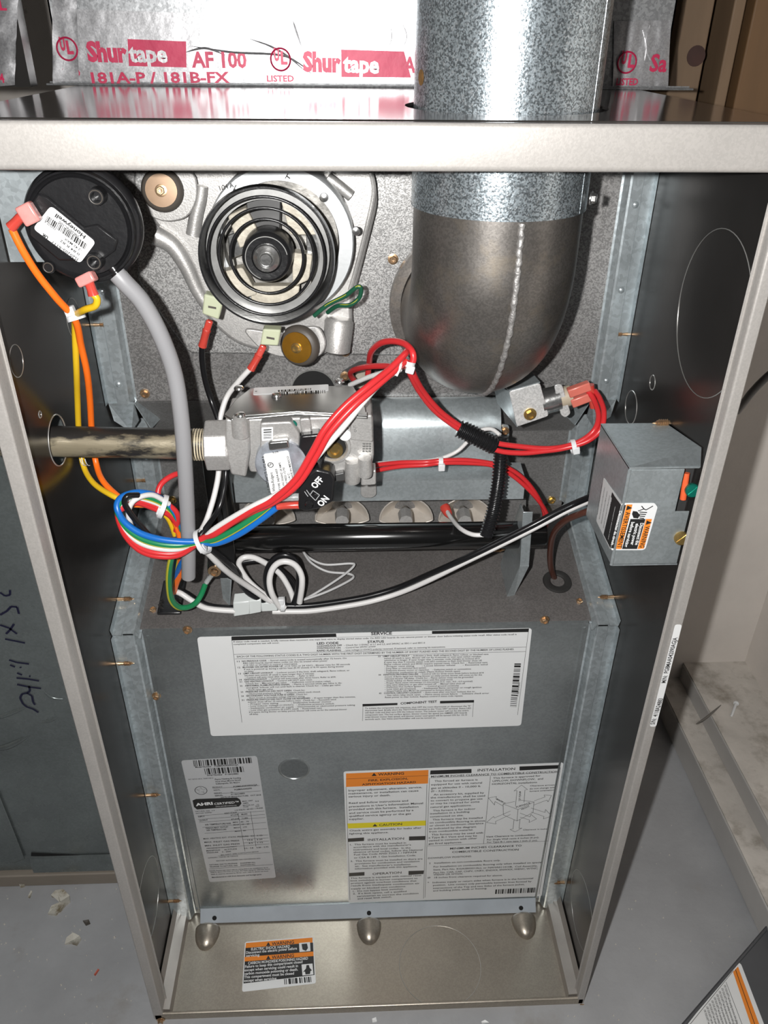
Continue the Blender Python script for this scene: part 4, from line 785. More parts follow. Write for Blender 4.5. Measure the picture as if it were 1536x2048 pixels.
# ------------------------------------------------------------------ gas pipe and valve
gp = thing('gas_pipe', 'dirty black iron gas pipe entering through the left side wall', 'pipe', (-8.8,3.4,24.3))
GA = V((-10.5,3.4,24.42)); GB = at(424,889,Y=3.4); GR = .44
build('pipe_wall', MB().cyl(GA, GB+(GB-GA).normalized()*.1, GR, 36), IRON, gp, smooth=40)
d = (GB-GA).normalized(); P = at(386,889,Y=3.4); prof = [(GR+.005,-.02)]
for i in range(7): prof += [(GR-.03,i*.075),(GR+.025,i*.075+.03),(GR+.02,i*.075+.05)]
prof += [(GR-.04,.56)]
build('threads', MB().lathe(prof, P, d, 40, False), DOPE, gp, smooth=25)
for px in (168,172,178):
    build('paint_drip', MB().torus(at(px,900,Y=3.4)*1.0, d, GR+.002, .012, 30, 5, 2.2+px%5*.1, 3.6), WHITE, gp)

gv = thing('gas_valve', 'grey cast gas valve with a plated coil and a black ON OFF switch', 'valve', at(600,950,Y=3.4))
def g(pts, Y, t, mat, nm, bev=.05, rr=.04): return build(nm, MB().slab(rounded([at(x,y,Y=Y) for x,y in pts], rr), (0,t,0)), mat, gv, bevel=bev)
P = at(414,890,Y=3.4)
build('inlet_hex', MB().lathe([(.72,0),(.76,.05),(.76,.62),(.72,.7)], P, (1,0,0), 8), CAST, gv, smooth=20, bevel=.03)
g([(450,838),(497,838),(500,905),(492,955),(462,950),(450,905)], 2.75, 1.5, CAST, 'inlet_flange', .06, .08)
g([(470,838),(746,832),(748,910),(744,932),(722,945),(640,950),(500,945)], 3.0, 1.7, CAST, 'valve_body', .06, .08)
build('body_boss', MB().lathe([(.24,0),(.22,.55),(.12,.6)], at(482,870,Y=2.75)+V((0,0,0)), (0,-.15,1), 24), CAST, gv, smooth=40)
ZT = at(600,828,Y=2.85).z
tpz = [(447,829),(462,838),(595,826),(735,834),(728,800),(706,772),(600,770),(500,776),(470,800)]
build('valve_cover', MB().slab([at(x,y,Z=ZT) for x,y in tpz], (0,0,-.07)), VALVEC, gv, bevel=.03)
build('cover_lip', MB().slab([at(x,y,Z=ZT) for x,y in ((470,836),(595,826),(735,834),(735,828),(595,820),(468,830))], (0,0,.06)), VALVEC, gv, bevel=.02)
cp_ = Plane((0,0,ZT+.004), (0,0,1))
vl = build('cover_label', cp_.card([(508,776),(657,769),(657,782),(506,790)], .06), WHITE, gv, smooth=0)
K = MB(); cp_.bars(K, (556,780),(622,776),(622,780),(556,784), 30, 11); cp_.bars(K, (548,785),(650,780),(650,784),(548,789), 40, 12); cp_.text(K, '36J54-603', (566,784), (608,781), 4, .0); cp_.text(K, 'P', (512,784), (516,783), 5, .03)
build('print', K, INK, vl, smooth=0)
for px, py in ((553,792),(679,764),(481,832),(478,778)): share('screw', PANH, gv, at(px,py,Z=ZT+.01), (0,0,1), None, 1.15)
g([(520,846),(582,843),(600,870),(598,905),(520,905)], 2.72, .4, CAST, 'coil_frame', .04, .08)
g([(523,856),(546,855),(546,880),(524,882)], 2.70, .05, WHITE, 'code_sticker', 0, .02)
bp_ = Plane((0,2.69,0), F); K = MB(); bp_.bars(K, (543,858),(543,878),(527,879),(527,859), 9, 5); build('print', K, INK, gv, smooth=0)
share('screw', mesh_only('teal_screw', MB().lathe([(.13,0),(.12,.04),(.05,.05),(.04,.02),(.01,.02)], (0,0,0), (0,0,1), 18), TEAL), gv, at(585,849,Y=2.95), F)
g([(598,838),(620,836),(625,870),(604,872)], 2.85, .2, CAST, 'body_boss', .04, .08)
g([(600,872),(640,868),(652,905),(640,950),(612,965),(596,920)], 2.62, .5, BLACK, 'connector_shroud', .05, .1)
C = at(562,930,Y=2.55); qv = pix(C)
build('coil_can', MB().lathe([(52*qv,.5),(52*qv,.04),(49*qv,0),(.01,.0)], C, (0,1,0), 48), M('mottled_plate', (0.42,0.45,0.50), 0.6, 0.3, 0.7, 70, 0.2, 90), gv, smooth=40)
g([(536,885),(576,881),(580,897),(538,902)], 2.5, .2, MIRROR, 'coil_tab', .04, .06)
g([(578,890),(600,900),(622,935),(622,968),(590,975),(575,930)], 2.58, .3, MIRROR, 'coil_yoke', .04, .06)
vp2 = Plane((0,2.52,0), F)
l2 = build('coil_label', vp2.card([(526,908),(577,900),(594,985),(542,988)], .08), WHITE, gv, smooth=0)
K = MB()
for t, p0, p1, h, b in (('U.S. PAT 5447275 5,632,469 A',(541,985),(528,912),5,.02),('White-Rodgers',(551,983),(545,945),6,.0),('TYPE 36J54-603',(562,980),(554,938),4,.02),('24 VAC 50/60HZ .28 AMPS',(570,978),(561,925),4,.02),('MAX PRESS 1/2 PSI',(577,974),(569,935),4,.02),('EXT 14 C.',(585,972),(578,945),4,.02),('MADE IN MEXICO',(588,960),(577,912),4,.02),('R-278',(546,907),(557,905),4,.02)): vp2.text(K, t, p0, p1, h, b)
K.torus(vp2.P((541,930),.014), F, .075, .01, 20, 4); vp2.text(K, 'SA', (538,933), (545,928), 4, .02)
build('print', K, INK, l2, smooth=0)
C = at(666,893,Y=2.98); qv = pix(C)
build('regulator_ring', MB().lathe([(37*qv,.1),(35*qv,-.10),(30*qv,-.12),(27*qv,-.06),(26*qv,.05)], C, (0,1,0), 40, False), CAST, gv, smooth=40)
build('regulator_bore', MB().lathe([(26*qv,-.02),(.01,-.015)], C, (0,1,0), 30), BLACKH, gv)
build('regulator_screw', MB().lathe([(17*qv,-.02),(16*qv,-.10),(9*qv,-.10),(8*qv,-.04),(.01,-.04)], C+V((.05,0,-.1)), (0,1,0), 26), BRASS, gv, smooth=30)
build('port_plug', MB().lathe([(.18,0),(.17,-.12),(.02,-.16)], at(690,867,Y=2.98), (0,1,0), 24), WHITE, gv, smooth=50)
g([(700,832),(744,830),(746,885),(700,880)], 2.85, .3, CAST, 'outlet_block', .05, .06)
K = MB(); gp_ = Plane((0,2.82,0), F)
for i in range(3):
    for j in range(4): gp_.quad(K, [(725+i*6,886+j*5),(729+i*6,886+j*5),(729+i*6,889+j*5),(725+i*6,889+j*5)], .01)
gp_.text(K, 'OUT', (713,864), (711,850), 5, .01)
build('cast_marks', K, RIM, gv, smooth=0)
build('body_boss', MB().lathe([(.22,0),(.24,.15),(.20,.7),(.1,.72)], at(705,962,Y=3.0), (0,-.1,1), 24), CAST, gv, smooth=40)
build('body_boss', MB().lathe([(.20,0),(.22,.15),(.19,.6),(.1,.62)], at(730,950,Y=2.9), (0,-.1,1), 24), CAST, gv, smooth=40)
g([(664,950),(688,945),(690,962),(664,964)], 2.8, .4, DARKST, 'body_foot', .03, .04)
g([(722,945),(752,940),(752,970),(722,972)], 3.3, .5, CAST, 'bracket_tab', .04, .06)
g([(722,955),(752,952),(753,990),(745,996),(728,996),(721,990)], 6.15, .05, CAST, 'bracket_tongue', .02, .08)
# ON / OFF switch block
g([(598,962),(632,938),(662,945),(670,958),(666,1004),(640,1018),(610,1024),(596,1018)], 2.25, .8, BLACK, 'switch_block', .06, .08)
sw_ = Plane((0,2.24,0), F)
K = MB(); sw_.text(K, 'OFF', (631,978), (648,960), 14, .035, .02); sw_.text(K, 'ON', (643,1014), (659,998), 14, .035, .02)
build('white_print', K, WHITE, gv, smooth=0)
K = MB()
for p, q in (((609,983),(616,993)),((613,980),(620,990)),((620,990),(626,981)),((626,981),(639,990)),((639,990),(631,1001)),((631,1001),(620,990))): sw_.line(K, p, q, 1.6)
build('switch_outline', K, GREYP, gv, smooth=0)
build('switch_lever', MB().obox(at(630,991,Y=2.2), (1,0,.8), (-.8,0,1), F, .07, .06, .06), BLACK, gv, bevel=.02)
build('switch_knob', MB().lathe([(.12,.2),(.12,-.05),(.08,-.1),(.02,-.1)], at(618,1008,Y=2.2), (0,1,0), 20), BLACK, gv, smooth=40)
for y0, mt in ((994,GLASS),(1010,SPADE)):
    build('terminal_sleeve', MB().tube([at(598,y0,Y=2.4), at(575,y0+1,Y=2.4), at(566,y0+2,Y=2.35), at(552,y0+4,Y=2.3)], lambda t: .115-.02*t, 14), mt, gv, smooth=40)

# ------------------------------------------------------------------ burner shield, burners, manifold
bs = thing('burner_shield', 'blue grey galvanized shield and rail above the row of gas burners', 'shield', (0,7,20))
xa = at(742,850,Y=7.5).x; xb = at(1002,860,Y=7.4).x; xc = at(415,985,Y=6.4).x; xd = at(1048,985,Y=6.4).x
build('shield_top', MB().sheet([(8.28,23.5),(8.1,23.50),(7.72,23.2),(7.55,22.95),(7.45,22.75),(7.38,21.4)], -3.0, xb, -.05), BLUEG, bs, smooth=50)
build('shield_rail', MB().sheet([(7.4,21.42),(6.48,21.30),(6.42,21.26),(6.40,20.52),(6.48,20.46),(6.9,20.50)], xc, xd, .05), BLUEG, bs, smooth=40)
build('shield_end', MB().slab([(xb,7.4,22.7),(xb,7.4,21.4),(xb+.45,7.2,21.3),(xb+.45,8.6,21.3),(xb,8.6,22.9)], (.03,0,0)), BLUEG, bs)
build('shield_ear', MB().slab(rounded([at(x,y,Y=7.9) for x,y in ((988,846),(1018,850),(1018,888),(995,905))],.1), (0,.04,0)), BLUEG, bs)
share('screw', HEXC, bs, at(1009,862,Y=7.85), F)
# burner holder plate with four venturi mouths
bt = thing('burner_assembly', 'row of four tan steel burner mouths below the galvanized rail', 'burner', (0,8,18.8))
build('holder_plate', MB().slab([at(x,y,Y=8.4) for x,y in ((440,1000),(1052,998),(1052,1052),(440,1056))], (0,.06,0)), LOWP, bt, smooth=0)
for px in (536,684,812,930):
    YV = 7.7; rings = []
    for i in range(9):                       # flared scoop, open towards the room
        f = i/8; rx = .98*(1-f)+.34*f; rz = .95*(1-f)+.30*f
        c = at(px,1040,Y=YV)+V((0,f*.75,.12*f))
        ring_ = []
        for k in range(28):
            a = 2*math.pi*k/28; z = math.sin(a); x = math.cos(a)
            zz = z*rz if z > 0 else -abs(z)**1.5*rz*.22
            ring_.append(c+V((x*rx,0,zz)))
        rings.append(ring_)
    build('burner_mouth', MB().loft(rings, False), TAN, bt, smooth=70)
    build('mouth_lip', MB().tube(rings[0]+[rings[0][0]], .035, 6), TAN, bt, smooth=70)
    o = at(px,1040,Y=6.6)
    build('orifice', MB().lathe([(.24,0),(.26,.5),(.18,.62),(.08,.9)], o+V((0,0,-.05)), (0,1,0.05), 8), CAST, bt, smooth=25)
mf = thing('gas_manifold', 'glossy black gas manifold tube in front of the burner mouths', 'pipe', (0,5.5,19.2))
MA, MBp = at(436,1076,Y=5.5), at(1090,1070,Y=5.5); MBp.z = MA.z = (MA.z+MBp.z)/2; MR = .47
build('manifold_tube', MB().lathe([(MR*.9,0),(MR,.06),(MR,(MBp-MA).length-.08),(MR*.92,(MBp-MA).length-.02),(MR*.6,(MBp-MA).length)], MA, MBp-MA, 40), BLKPNT, mf, smooth=40)
build('manifold_inlet', MB().cyl(V((MA.x+.25,5.5,MA.z)), V((MA.x+.25,5.3,MA.z+3.3)), .42, 24), BLKPNT, mf, smooth=40)
build('end_block', MB().box((MA.x-.35,5.0,MA.z-1.3),(MA.x+.62,6.2,MA.z+.5)), BLKPNT, mf, bevel=.06)
br = thing('manifold_bracket', 'galvanized bracket arm holding the right end of the black manifold', 'bracket', deck(1020,1190))
A0 = [at(1042,1010,Y=5.2), at(1064,1022,Y=4.95), at(1060,1130,Y=4.95), at(1040,1132,Y=5.2)]
build('bracket_front', MB().slab([at(1046,1024,Y=4.9),at(1066,1024,Y=4.9),at(1058,1132,Y=4.9),at(1040,1132,Y=4.9)], (0,.04,0)), BLUEG, br, bevel=.015)
build('bracket_web', MB().slab([at(1046,1024,Y=4.94),at(1040,1132,Y=4.94),deck(1013,1192),deck(1000,1130),at(1040,1008,Y=6.4)], (.04,0,0)), BLUEG, br)
build('bracket_foot', MB().slab([at(1058,1132,Y=4.9),at(1040,1132,Y=4.92),deck(1013,1195),deck(1028,1192)], (0,.03,.03)), BLUEG, br)
share('screw', TIP, br, at(990,1100,Y=6.2), (1,0,0))
b2 = thing('support_bracket', 'black bracket under the left end of the gas manifold', 'bracket', deck(450,1190))
build('foot_plate', MB().slab([at(415,1100,Y=5.0),at(462,1100,Y=5.0),at(461,1156,Y=5.2),at(415,1145,Y=5.2)], (0,.05,0)), BLKPNT, b2)
build('foot_web', MB().slab([at(440,1150,Y=5.2),at(461,1160,Y=5.2),deck(458,1212),deck(446,1200)], (.04,0,0)), BLUEG, b2)
share('screw', HEXC, b2, at(429,1142,Y=5.05), F, None, 1.15); share('screw', HEXC, b2, at(420,1050,Y=5.4), F)
# round hole in the inducer panel and the main limit switch
build('panel_hole', MB().lathe([(.75,0),(.75,.02)], at(627,782,Y=YU-.02), (0,1,0), 32), BLACKH, cab)
build('panel_hole_edge', MB().torus(at(627,782,Y=YU-.02), F, .75, .02, 40, 5), RIM, cab)
ls = thing('main_limit_switch', 'small round limit switch on an angled plate left of the vent elbow', 'switch', at(740,765,Y=YU))
build('switch_plate', MB().slab(rounded([at(x,y,Y=YU-.08) for x,y in ((682,745),(720,722),(770,728),(772,760),(740,775),(690,765))],.1), (0,.06,0)), DARKST, ls)
build('switch_body', MB().lathe([(.34,0),(.34,-.3),(.28,-.36),(.02,-.36)], at(728,755,Y=YU-.08), (0,1,0), 28), M('cream_phenolic_disc', (0.40,0.36,0.30), 0.2, 0.4, 0.2, 80), ls, smooth=40)
share('screw', HEXC, ls, at(690,752,Y=YU-.1), F)

# ------------------------------------------------------------------ junction box
jb = thing('junction_box', 'galvanized electrical junction box with a black and orange warning sticker', 'junction box', (6.8,1,21.5))
X0, X1, Y0, Y1, Z0, Z1 = 6.8, 8.72, 1.0, 3.75, 21.48, 24.6
build('box_side', MB().box((X0,Y0,Z0),(X0+.05,Y1,Z1)), BLUEG, jb, bevel=.02)
build('box_top', MB().slab([(X0,Y0,Z1),(X1,Y0+.05,Z1),(X1,Y0+.25,Z1+.45),(X1,Y1-.3,Z1+.1),(X1,Y1,Z1),(X0,Y1,Z1)], (0,0,-.05)), BLUEG, jb)
build('box_front', MB().slab(rounded([(X0+.02,Y0,Z0+.02),(X1-.02,Y0,Z0+.02),(X1-.02,Y0,Z0+1.75),(X1-.42,Y0,Z0+1.75),(X1-.42,Y0,Z1-.06),(X0+.02,Y0,Z1-.06)],.03), (0,.05,0)), BLUEG, jb, bevel=.02)
build('box_back_fill', MB().box((X0+.1,Y0+.35,Z0+.1),(X1,Y0+.4,Z1-.1)), DARKST, jb)
build('box_bottom', MB().box((X0+.05,Y0+.02,Z0-.04),(X1,Y1,Z0)), FLANGE, jb)
build('box_top_front_lip', MB().box((X0+.02,Y0-.01,Z1-.03),(X1-.05,Y0+.04,Z1+.02)), BLUEG, jb)
# sloping seam on the outer corner
build('corner_fold', MB().cyl((X0+.02,Y0+.02,Z0),(X0+.02,Y0+.02,Z1-.05),.05,10), BLUEG, jb, smooth=50)
jn = V((0,-1,0)); jf = Plane((0,Y0-.002,0), jn); js = Plane((X0-.002,0,0), (-1,0,0))
st_ = build('warning_sticker', jf.card([(1243,1006),(1309,1006),(1315,1014),(1291,1097),(1285,1100),(1222,1100)], .04), WHITE, jb, smooth=0)
K = MB(); jf.quad(K, [(1243,1010),(1252,1010),(1231,1098),(1222,1096)]); build('print_block', K, INK, st_, smooth=0)
K = MB(); jf.quad(K, [(1253,1009),(1265,1009),(1243,1098),(1231,1098)]); jf.quad(K, [(1292,1038),(1304,1038),(1288,1097),(1275,1098)], .016); build('orange_band', K, ORANGE, st_, smooth=0)
K = MB(); jf.quad(K, [(1261,1038),(1291,1038),(1274,1098),(1244,1098)], .015); build('print_block', K, INK, st_, smooth=0)
K = MB()
jf.text(K, '\u25b2 AVERTISSEMENT', (1255,1011), (1234,1096), 10, .01, .026); jf.text(K, '\u25b2 WARNING', (1294,1041), (1279,1095), 10, .01, .026)
jf.quad(K, [(1266,1022),(1274,1023),(1280,1030),(1276,1037),(1267,1036),(1264,1028)], .02)
for i in range(4): jf.line(K, (1279+i*0,1024+i*4), (1294-i*2,1025+i*4), 2.2, .022)
for p, q in (((1276,1022),(1288,1018)),((1288,1018),(1292,1020)),((1292,1020),(1306,1012)),((1283,1012),(1288,1018))): jf.line(K, p, q, 2.0, .022)
build('print', K, INK, st_, smooth=0)
K = MB()
for t, p0, p1 in (('Disconnect the',(1281,1046),(1270,1090)),('electric power',(1272,1047),(1261,1090)),('before servicing',(1263,1044),(1249,1094))): jf.text(K, t, p0, p1, 7, .03, .026)
jf.text(K, 'D\u00e9connecter du circuit', (1239,1022), (1222,1090), 5.5, .03, .026)
build('white_print', K, WHITE, st_, smooth=0)
s2 = build('installation_sticker', js.card([(1208,955),(1244,1006),(1221,1099),(1193,1042)], .05), M('shaded_label_stock', (0.62,0.63,0.63), 0, .4), jb, smooth=0)
K = MB(); js.quad(K, [(1226,988),(1242,1010),(1221,1097),(1207,1069)], .014); js.quad(K, [(1224,984),(1228,990),(1226,1000),(1222,994)], .018); build('print_block', K, INK, s2, smooth=0)
K = MB(); js.text(K, 'INSTALLATION', (1223,996), (1210,1066), 8, 0, .018)
for i in range(4): js.text(K, 'connect wiring in accordance with local codes', (1219-i*5,990-i*8), (1206-i*5+i*1,1056-i*9), 4, 0, .018)
build('print', K, INK, s2, smooth=0)
K = MB(); js.text(K, 'l\u2019alimentation \u00e9lectrique avant', (1230,1012), (1216,1078), 4, .01, .026); build('white_print', K, WHITE, s2, smooth=0)
share('screw', TIP, jb, at(1336,846,Z=Z1+.08), (-1,0,0), None, 1.3)
share('screw', mesh_only('slotted_brass', MB().lathe([(.20,0),(.20,.09),(.17,.12),(.02,.13)], (0,0,0), (0,0,1), 24).box((-.17,-.025,.12),(.17,.025,.14)), BRASS, 30), jb, at(1362,1075,Y=Y0-.01), (-.2,-1,.2))
share('ground_screw', mesh_only('slotted_green', MB().lathe([(.19,0),(.19,.12),(.16,.16),(.02,.17)], (0,0,0), (0,0,1), 24).box((-.16,-.025,.16),(.16,.025,.18)), TEAL, 30), jb, at(1383,979,Y=Y0+.12), (-.1,-1,.2))
build('wire_stub', MB().tube([at(1373,946,Y=Y0+.25),at(1371,960,Y=Y0+.22),at(1366,998,Y=Y0+.2)], .09, 10), M('coral_wire', (0.75,0.12,0.04), 0, 0.4), jb)
# plug-in grommet, round rubber grommet
gr = thing('rubber_grommet', 'black rubber ring grommet set in the shelf around the brown wire', 'grommet', deck(1114,1165))
build('ring', MB().lathe([(.26,0),(.26,.10),(.34,.14),(.50,.12),(.54,.04),(.54,0)], deck(1114,1165), DN_N, 40, False), RUBBER, gr, smooth=50)
sg = thing('harness_grommet', 'ribbed black square grommet where the wire harness enters the shelf', 'grommet', deck(345,1215))
Pg = deck(342,1214)
build('grommet_frame', MB().obox(Pg+V((0,.35,.12)), (1,0,0), (0,1,SLOPE), DN_N, .42, .75, .12), BLACK, sg, bevel=.05)
for i in range(3): build('rib', MB().torus(Pg+V((0.02,-.25+i*.17,.30)), (0,1,.3), .34, .05, 24, 6, 0, math.pi, (1,0,0)), RUBBER, sg)

# ------------------------------------------------------------------ convoluted sleeves
def sleeve(pts, r, label):
    path = spline(pts, 30); L = sum((path[i+1]-path[i]).length for i in range(len(path)-1)); n = int(L/.105)
    return build('convoluted_sleeve', MB().tube([path[int(i*(len(path)-1)/(n*6))] if False else resample(path, i/(n*6)) for i in range(n*6+1)], lambda t: r*(1+.14*math.sin(t*n*2*math.pi)), 16), BLACK, None, smooth=50, label=label, cat='sleeve', loc=pts[0])
def resample(path, f):
    L = [0]
    for i in range(len(path)-1): L.append(L[-1]+(path[i+1]-path[i]).length)
    t = f*L[-1]
    for i in range(len(path)-1):
        if L[i+1] >= t: return path[i].lerp(path[i+1], (t-L[i])/max(L[i+1]-L[i],1e-9))
    return path[-1]
def AT(*l): return [at(x,y,Y=yy) for x,y,yy in l]
sleeve(AT((917,857,5.0),(950,873,4.9),(990,893,4.85)), .25, 'short black convoluted sleeve around the slanting red wires')
sleeve(AT((1002,872,5.25),(1001,915,5.1),(996,970,4.75),(986,1025,4.3),(972,1072,4.1)), .21, 'long black convoluted sleeve hanging vertically over the manifold')

# ------------------------------------------------------------------ wires
def wire(name, label, mat, pts, r=.085, parts=None, group=None):
    p = spline(AT(*pts), 8)
    if not parts: return build(name, MB().tube(p, r, 10), mat, None, smooth=60, label=label, cat='wire', group=group, loc=p[-1])
    t = thing(name, label, 'wire', p[-1], group); build('insulation', MB().tube(p, r, 10), mat, t, smooth=60); parts(t, p); return t
wire('orange_wire', 'orange wire running from the pressure switch down behind the gas pipe', W_OR,
     [(24,458,1.7),(45,500,1.75),(75,548,1.9),(112,595,2.1),(150,640,2.5),(162,690,3.0),(174,745,3.4),(180,800,3.9),(184,868,4.35),(192,925,4.3),(206,962,3.7),(238,994,3.2),(262,1008,3.1),(310,1012,3.2),(340,1030,3.3),(356,1062,3.4),(362,1100,3.6),(355,1150,4.2),(345,1185,4.6)], .09)
wire('yellow_wire', 'yellow wire looping from the switch connector down beside the orange wire', W_YE,
     [(186,588,1.75),(194,598,1.75),(190,612,1.8),(168,620,2.0),(152,632,2.5),(150,660,2.9),(153,740,3.3),(155,800,3.9),(158,868,4.35),(166,928,4.3),(186,965,3.7),(222,990,3.2),(250,1000,3.15),(300,1009,3.3),(335,1035,3.4),(350,1070,3.5)], .085)
# the tied loop of harness wires at the left
def loop(col, k, sy):
    # bottom run goes left from the tie, round the loop and back over the top
    o = k*9.5
    return [(404,1082+sy,2.6),(360,1083+o*.75,2.5),(318,1078+o,2.4),(280,1066+o,2.3),(250,1045+o*.7,2.3),(236,1022+o*.2,2.35),(236+o*.35,1004+o*.3,2.5),(250+o*.3,991+o*.5,2.7),(278,985+o*.6,2.9),(312,992+o*.75,3.1),(338,1012+o*.5,3.25),(352,1040+o*.2,3.35),(358,1075,3.5),(354,1120,3.9),(346,1170,4.5),(345,1195,4.8)]
R_ = [(404,1080,2.6),(432,1064,2.5)]
wire('blue_wire', 'bright blue wire from the valve switch looping round the harness coil', W_BL, [(553,1015,2.3),(520,1040,2.3),(485,1064,2.35),(450,1081,2.45),(425,1087,2.5)]+loop('b',0,2), .10)
wire('green_wire', 'green wire with a yellow tracer running beside the blue wire', W_GR, [(550,1001,2.3),(520,1026,2.25),(485,1050,2.3),(450,1070,2.4),(425,1080,2.5)]+loop('g',1,0), .10,
     lambda t, p: build('tracer', MB().tube([q+V((0,-.06,-.055)) for q in p], .034, 6), W_GY, t))
wire('white_wire', 'white wire of the harness rising diagonally across the gas valve', W_WH, loop('w',2,-3)[::-1]+[(430,1057,2.5),(470,1032,2.35),(510,1010,2.2),(548,992,2.1),(585,968,2.05),(620,930,2.05),(650,895,2.1),(690,850,2.2),(730,800,2.5),(765,762,2.9),(800,738,3.3)], .085)
wire('red_wire', 'upper red harness wire rising diagonally across the gas valve', W_RE, loop('r',3,-5)[::-1]+[(430,1068,2.45),(465,1045,2.35),(505,1020,2.2),(545,1000,2.05),(590,960,1.95),(624,905,1.95),(650,858,2.0),(690,812,2.2),(740,770,2.5),(775,742,2.9),(806,712,3.3),(812,704,3.5)], .095)
wire('red_wire', 'lower red harness wire rising diagonally beside the first', W_RE, loop('r',3.6,-2)[::-1]+[(440,1060,2.5),(500,1026,2.3),(548,1004,2.1),(596,968,2.0),(634,910,2.0),(660,865,2.05),(705,815,2.25),(750,775,2.6),(785,745,3.0),(812,722,3.4)], .095)
wire('red_wire', 'red wire making a small arch left of the grey hose', W_RE, [(380,945,4.2),(350,949,3.8),(325,965,3.5),(316,985,3.3),(322,1003,3.2),(340,1012,3.25),(355,1030,3.3),(352,1062,3.4)], .085)
wire('black_wire', 'black wire crossing the harness loop from its top left', W_BK, [(276,990,2.6),(256,992,2.35),(249,1004,2.3),(256,1020,2.3),(275,1045,2.35),(300,1072,2.5),(320,1085,2.7),(345,1092,3.0)], .085)
wire('white_wire', 'short white wire dropping through the middle of the harness loop', W_WH, [(338,1008,3.2),(305,990,2.95),(272,998,2.6),(258,1018,2.5),(260,1045,2.55),(272,1072,2.7),(285,1085,2.9)], .08)
# motor leads
def lead_spade(pa, ya):
    return lambda t, p: spade(pa, ya, (SPADE, SPADE), t, .10, .09)
wire('black_wire', 'black motor lead dropping from the left motor connector behind the gas valve', W_BK, [(404,690,5.4),(404,720,5.5),(410,760,5.6),(422,800,5.6),(436,838,5.3),(448,880,5.0),(452,935,4.2),(448,980,3.9),(436,1020,3.6),(412,1056,3.0),(400,1072,2.8)], .085, lead_spade([(420,640),(412,665),(405,692)], (5.3,5.3,5.4)))
wire('white_wire', 'white motor lead dropping from the lower motor connector behind the gas valve', W_WH, [(500,738,5.4),(478,762,5.5),(456,790,5.6),(444,822,5.4),(438,860,5.1),(438,935,4.2),(430,985,3.8),(415,1035,3.4),(402,1062,2.9)], .085, lead_spade([(528,690),(515,715),(502,738)], (5.3,5.3,5.35)))
wire('green_ground_wire', 'dark green ground wire looping at the lower right of the inducer motor', W_DG, [(628,632,5.6),(655,610,5.5),(690,592,5.4),(714,574,5.3),(722,578,5.3),(718,596,5.35),(700,610,5.4),(675,612,5.6),(655,625,5.9)], .065,
     lambda t, p: build('tracer', MB().tube([q+V((0,-.045,.03)) for q in p], .018, 6), W_GY, t))
# red leads to the main limit and the rollout switch
wire('red_wire', 'red wire arching high over the tie left of the vent elbow', W_RE, [(735,757,6.6),(738,730,6.3),(742,705,5.6),(758,688,5.0),(782,682,4.5),(808,687,4.0),(824,703,3.6),(826,722,3.5),(814,738,3.5)], .095)
wire('red_wire', 'red wire curling flat from the limit switch to the tie', W_RE, [(712,765,7.2),(702,752,6.9),(704,742,6.4),(730,734,5.5),(770,732,4.6),(800,735,3.9),(812,726,3.6)], .09)
wire('white_wire', 'white wire slanting up to the tie behind the red wires', W_WH, [(700,770,5.5),(735,755,4.8),(770,744,4.2),(805,732,3.7)], .075)
wire('red_wire', 'left red wire slanting down from the tie into the short sleeve', W_RE, [(814,728,3.5),(822,752,3.8),(840,785,4.3),(870,822,4.7),(915,856,4.95),(950,873,4.9),(992,886,4.85),(1040,893,4.9),(1090,897,5.0),(1130,893,5.0),(1165,880,4.9),(1190,858,4.9),(1197,830,5.3),(1188,800,5.9),(1176,782,6.2)], .085)
wire('red_wire', 'right red wire slanting down from the tie into the short sleeve', W_RE, [(820,724,3.55),(828,750,3.8),(848,785,4.3),(880,822,4.7),(920,852,4.95),(950,870,4.85),(990,899,4.8),(1040,906,4.85),(1090,902,4.95),(1130,896,4.95),(1175,882,4.85),(1202,858,4.85),(1208,825,5.25),(1200,798,5.8),(1190,782,6.2)], .085)
wire('red_wire', 'upper red wire running flat from the gas valve along the shield', W_RE, [(752,930,5.2),(800,925,5.6),(850,924,5.7),(882,921,5.6),(930,920,5.7),(980,926,5.8),(1020,938,6.0),(1052,962,6.1),(1076,995,6.2),(1088,1025,6.4),(1088,1050,6.8)], .075)
wire('red_wire', 'lower red wire running flat from the gas valve along the shield', W_RE, [(752,941,5.2),(800,933,5.6),(850,930,5.7),(882,926,5.6),(930,926,5.7),(980,930,5.8),(1014,944,6.0),(1050,972,6.1),(1080,1005,6.2),(1094,1030,6.4),(1093,1052,6.8)], .075)
wire('white_wire', 'white wire from the gas valve curving up into the vertical sleeve', W_WH, [(752,927,5.3),(800,924,5.7),(850,922,5.8),(884,916,5.8),(915,902,5.9),(938,880,5.9),(958,862,5.8),(982,858,5.6),(1000,870,5.3)], .065)
wire('white_wire', 'white igniter lead leaving the lower end of the vertical sleeve', W_WH, [(970,1070,4.2),(945,1069,4.3),(922,1058,4.8),(905,1040,5.9),(895,1024,6.6)], .075,
     lambda t, p: build('red_boot', MB().lathe([(.16,0),(.19,.1),(.15,.35),(.08,.5)], at(888,1012,Y=6.9), V((.4,-.8,-.5)), 16), SPADE, t, smooth=50))
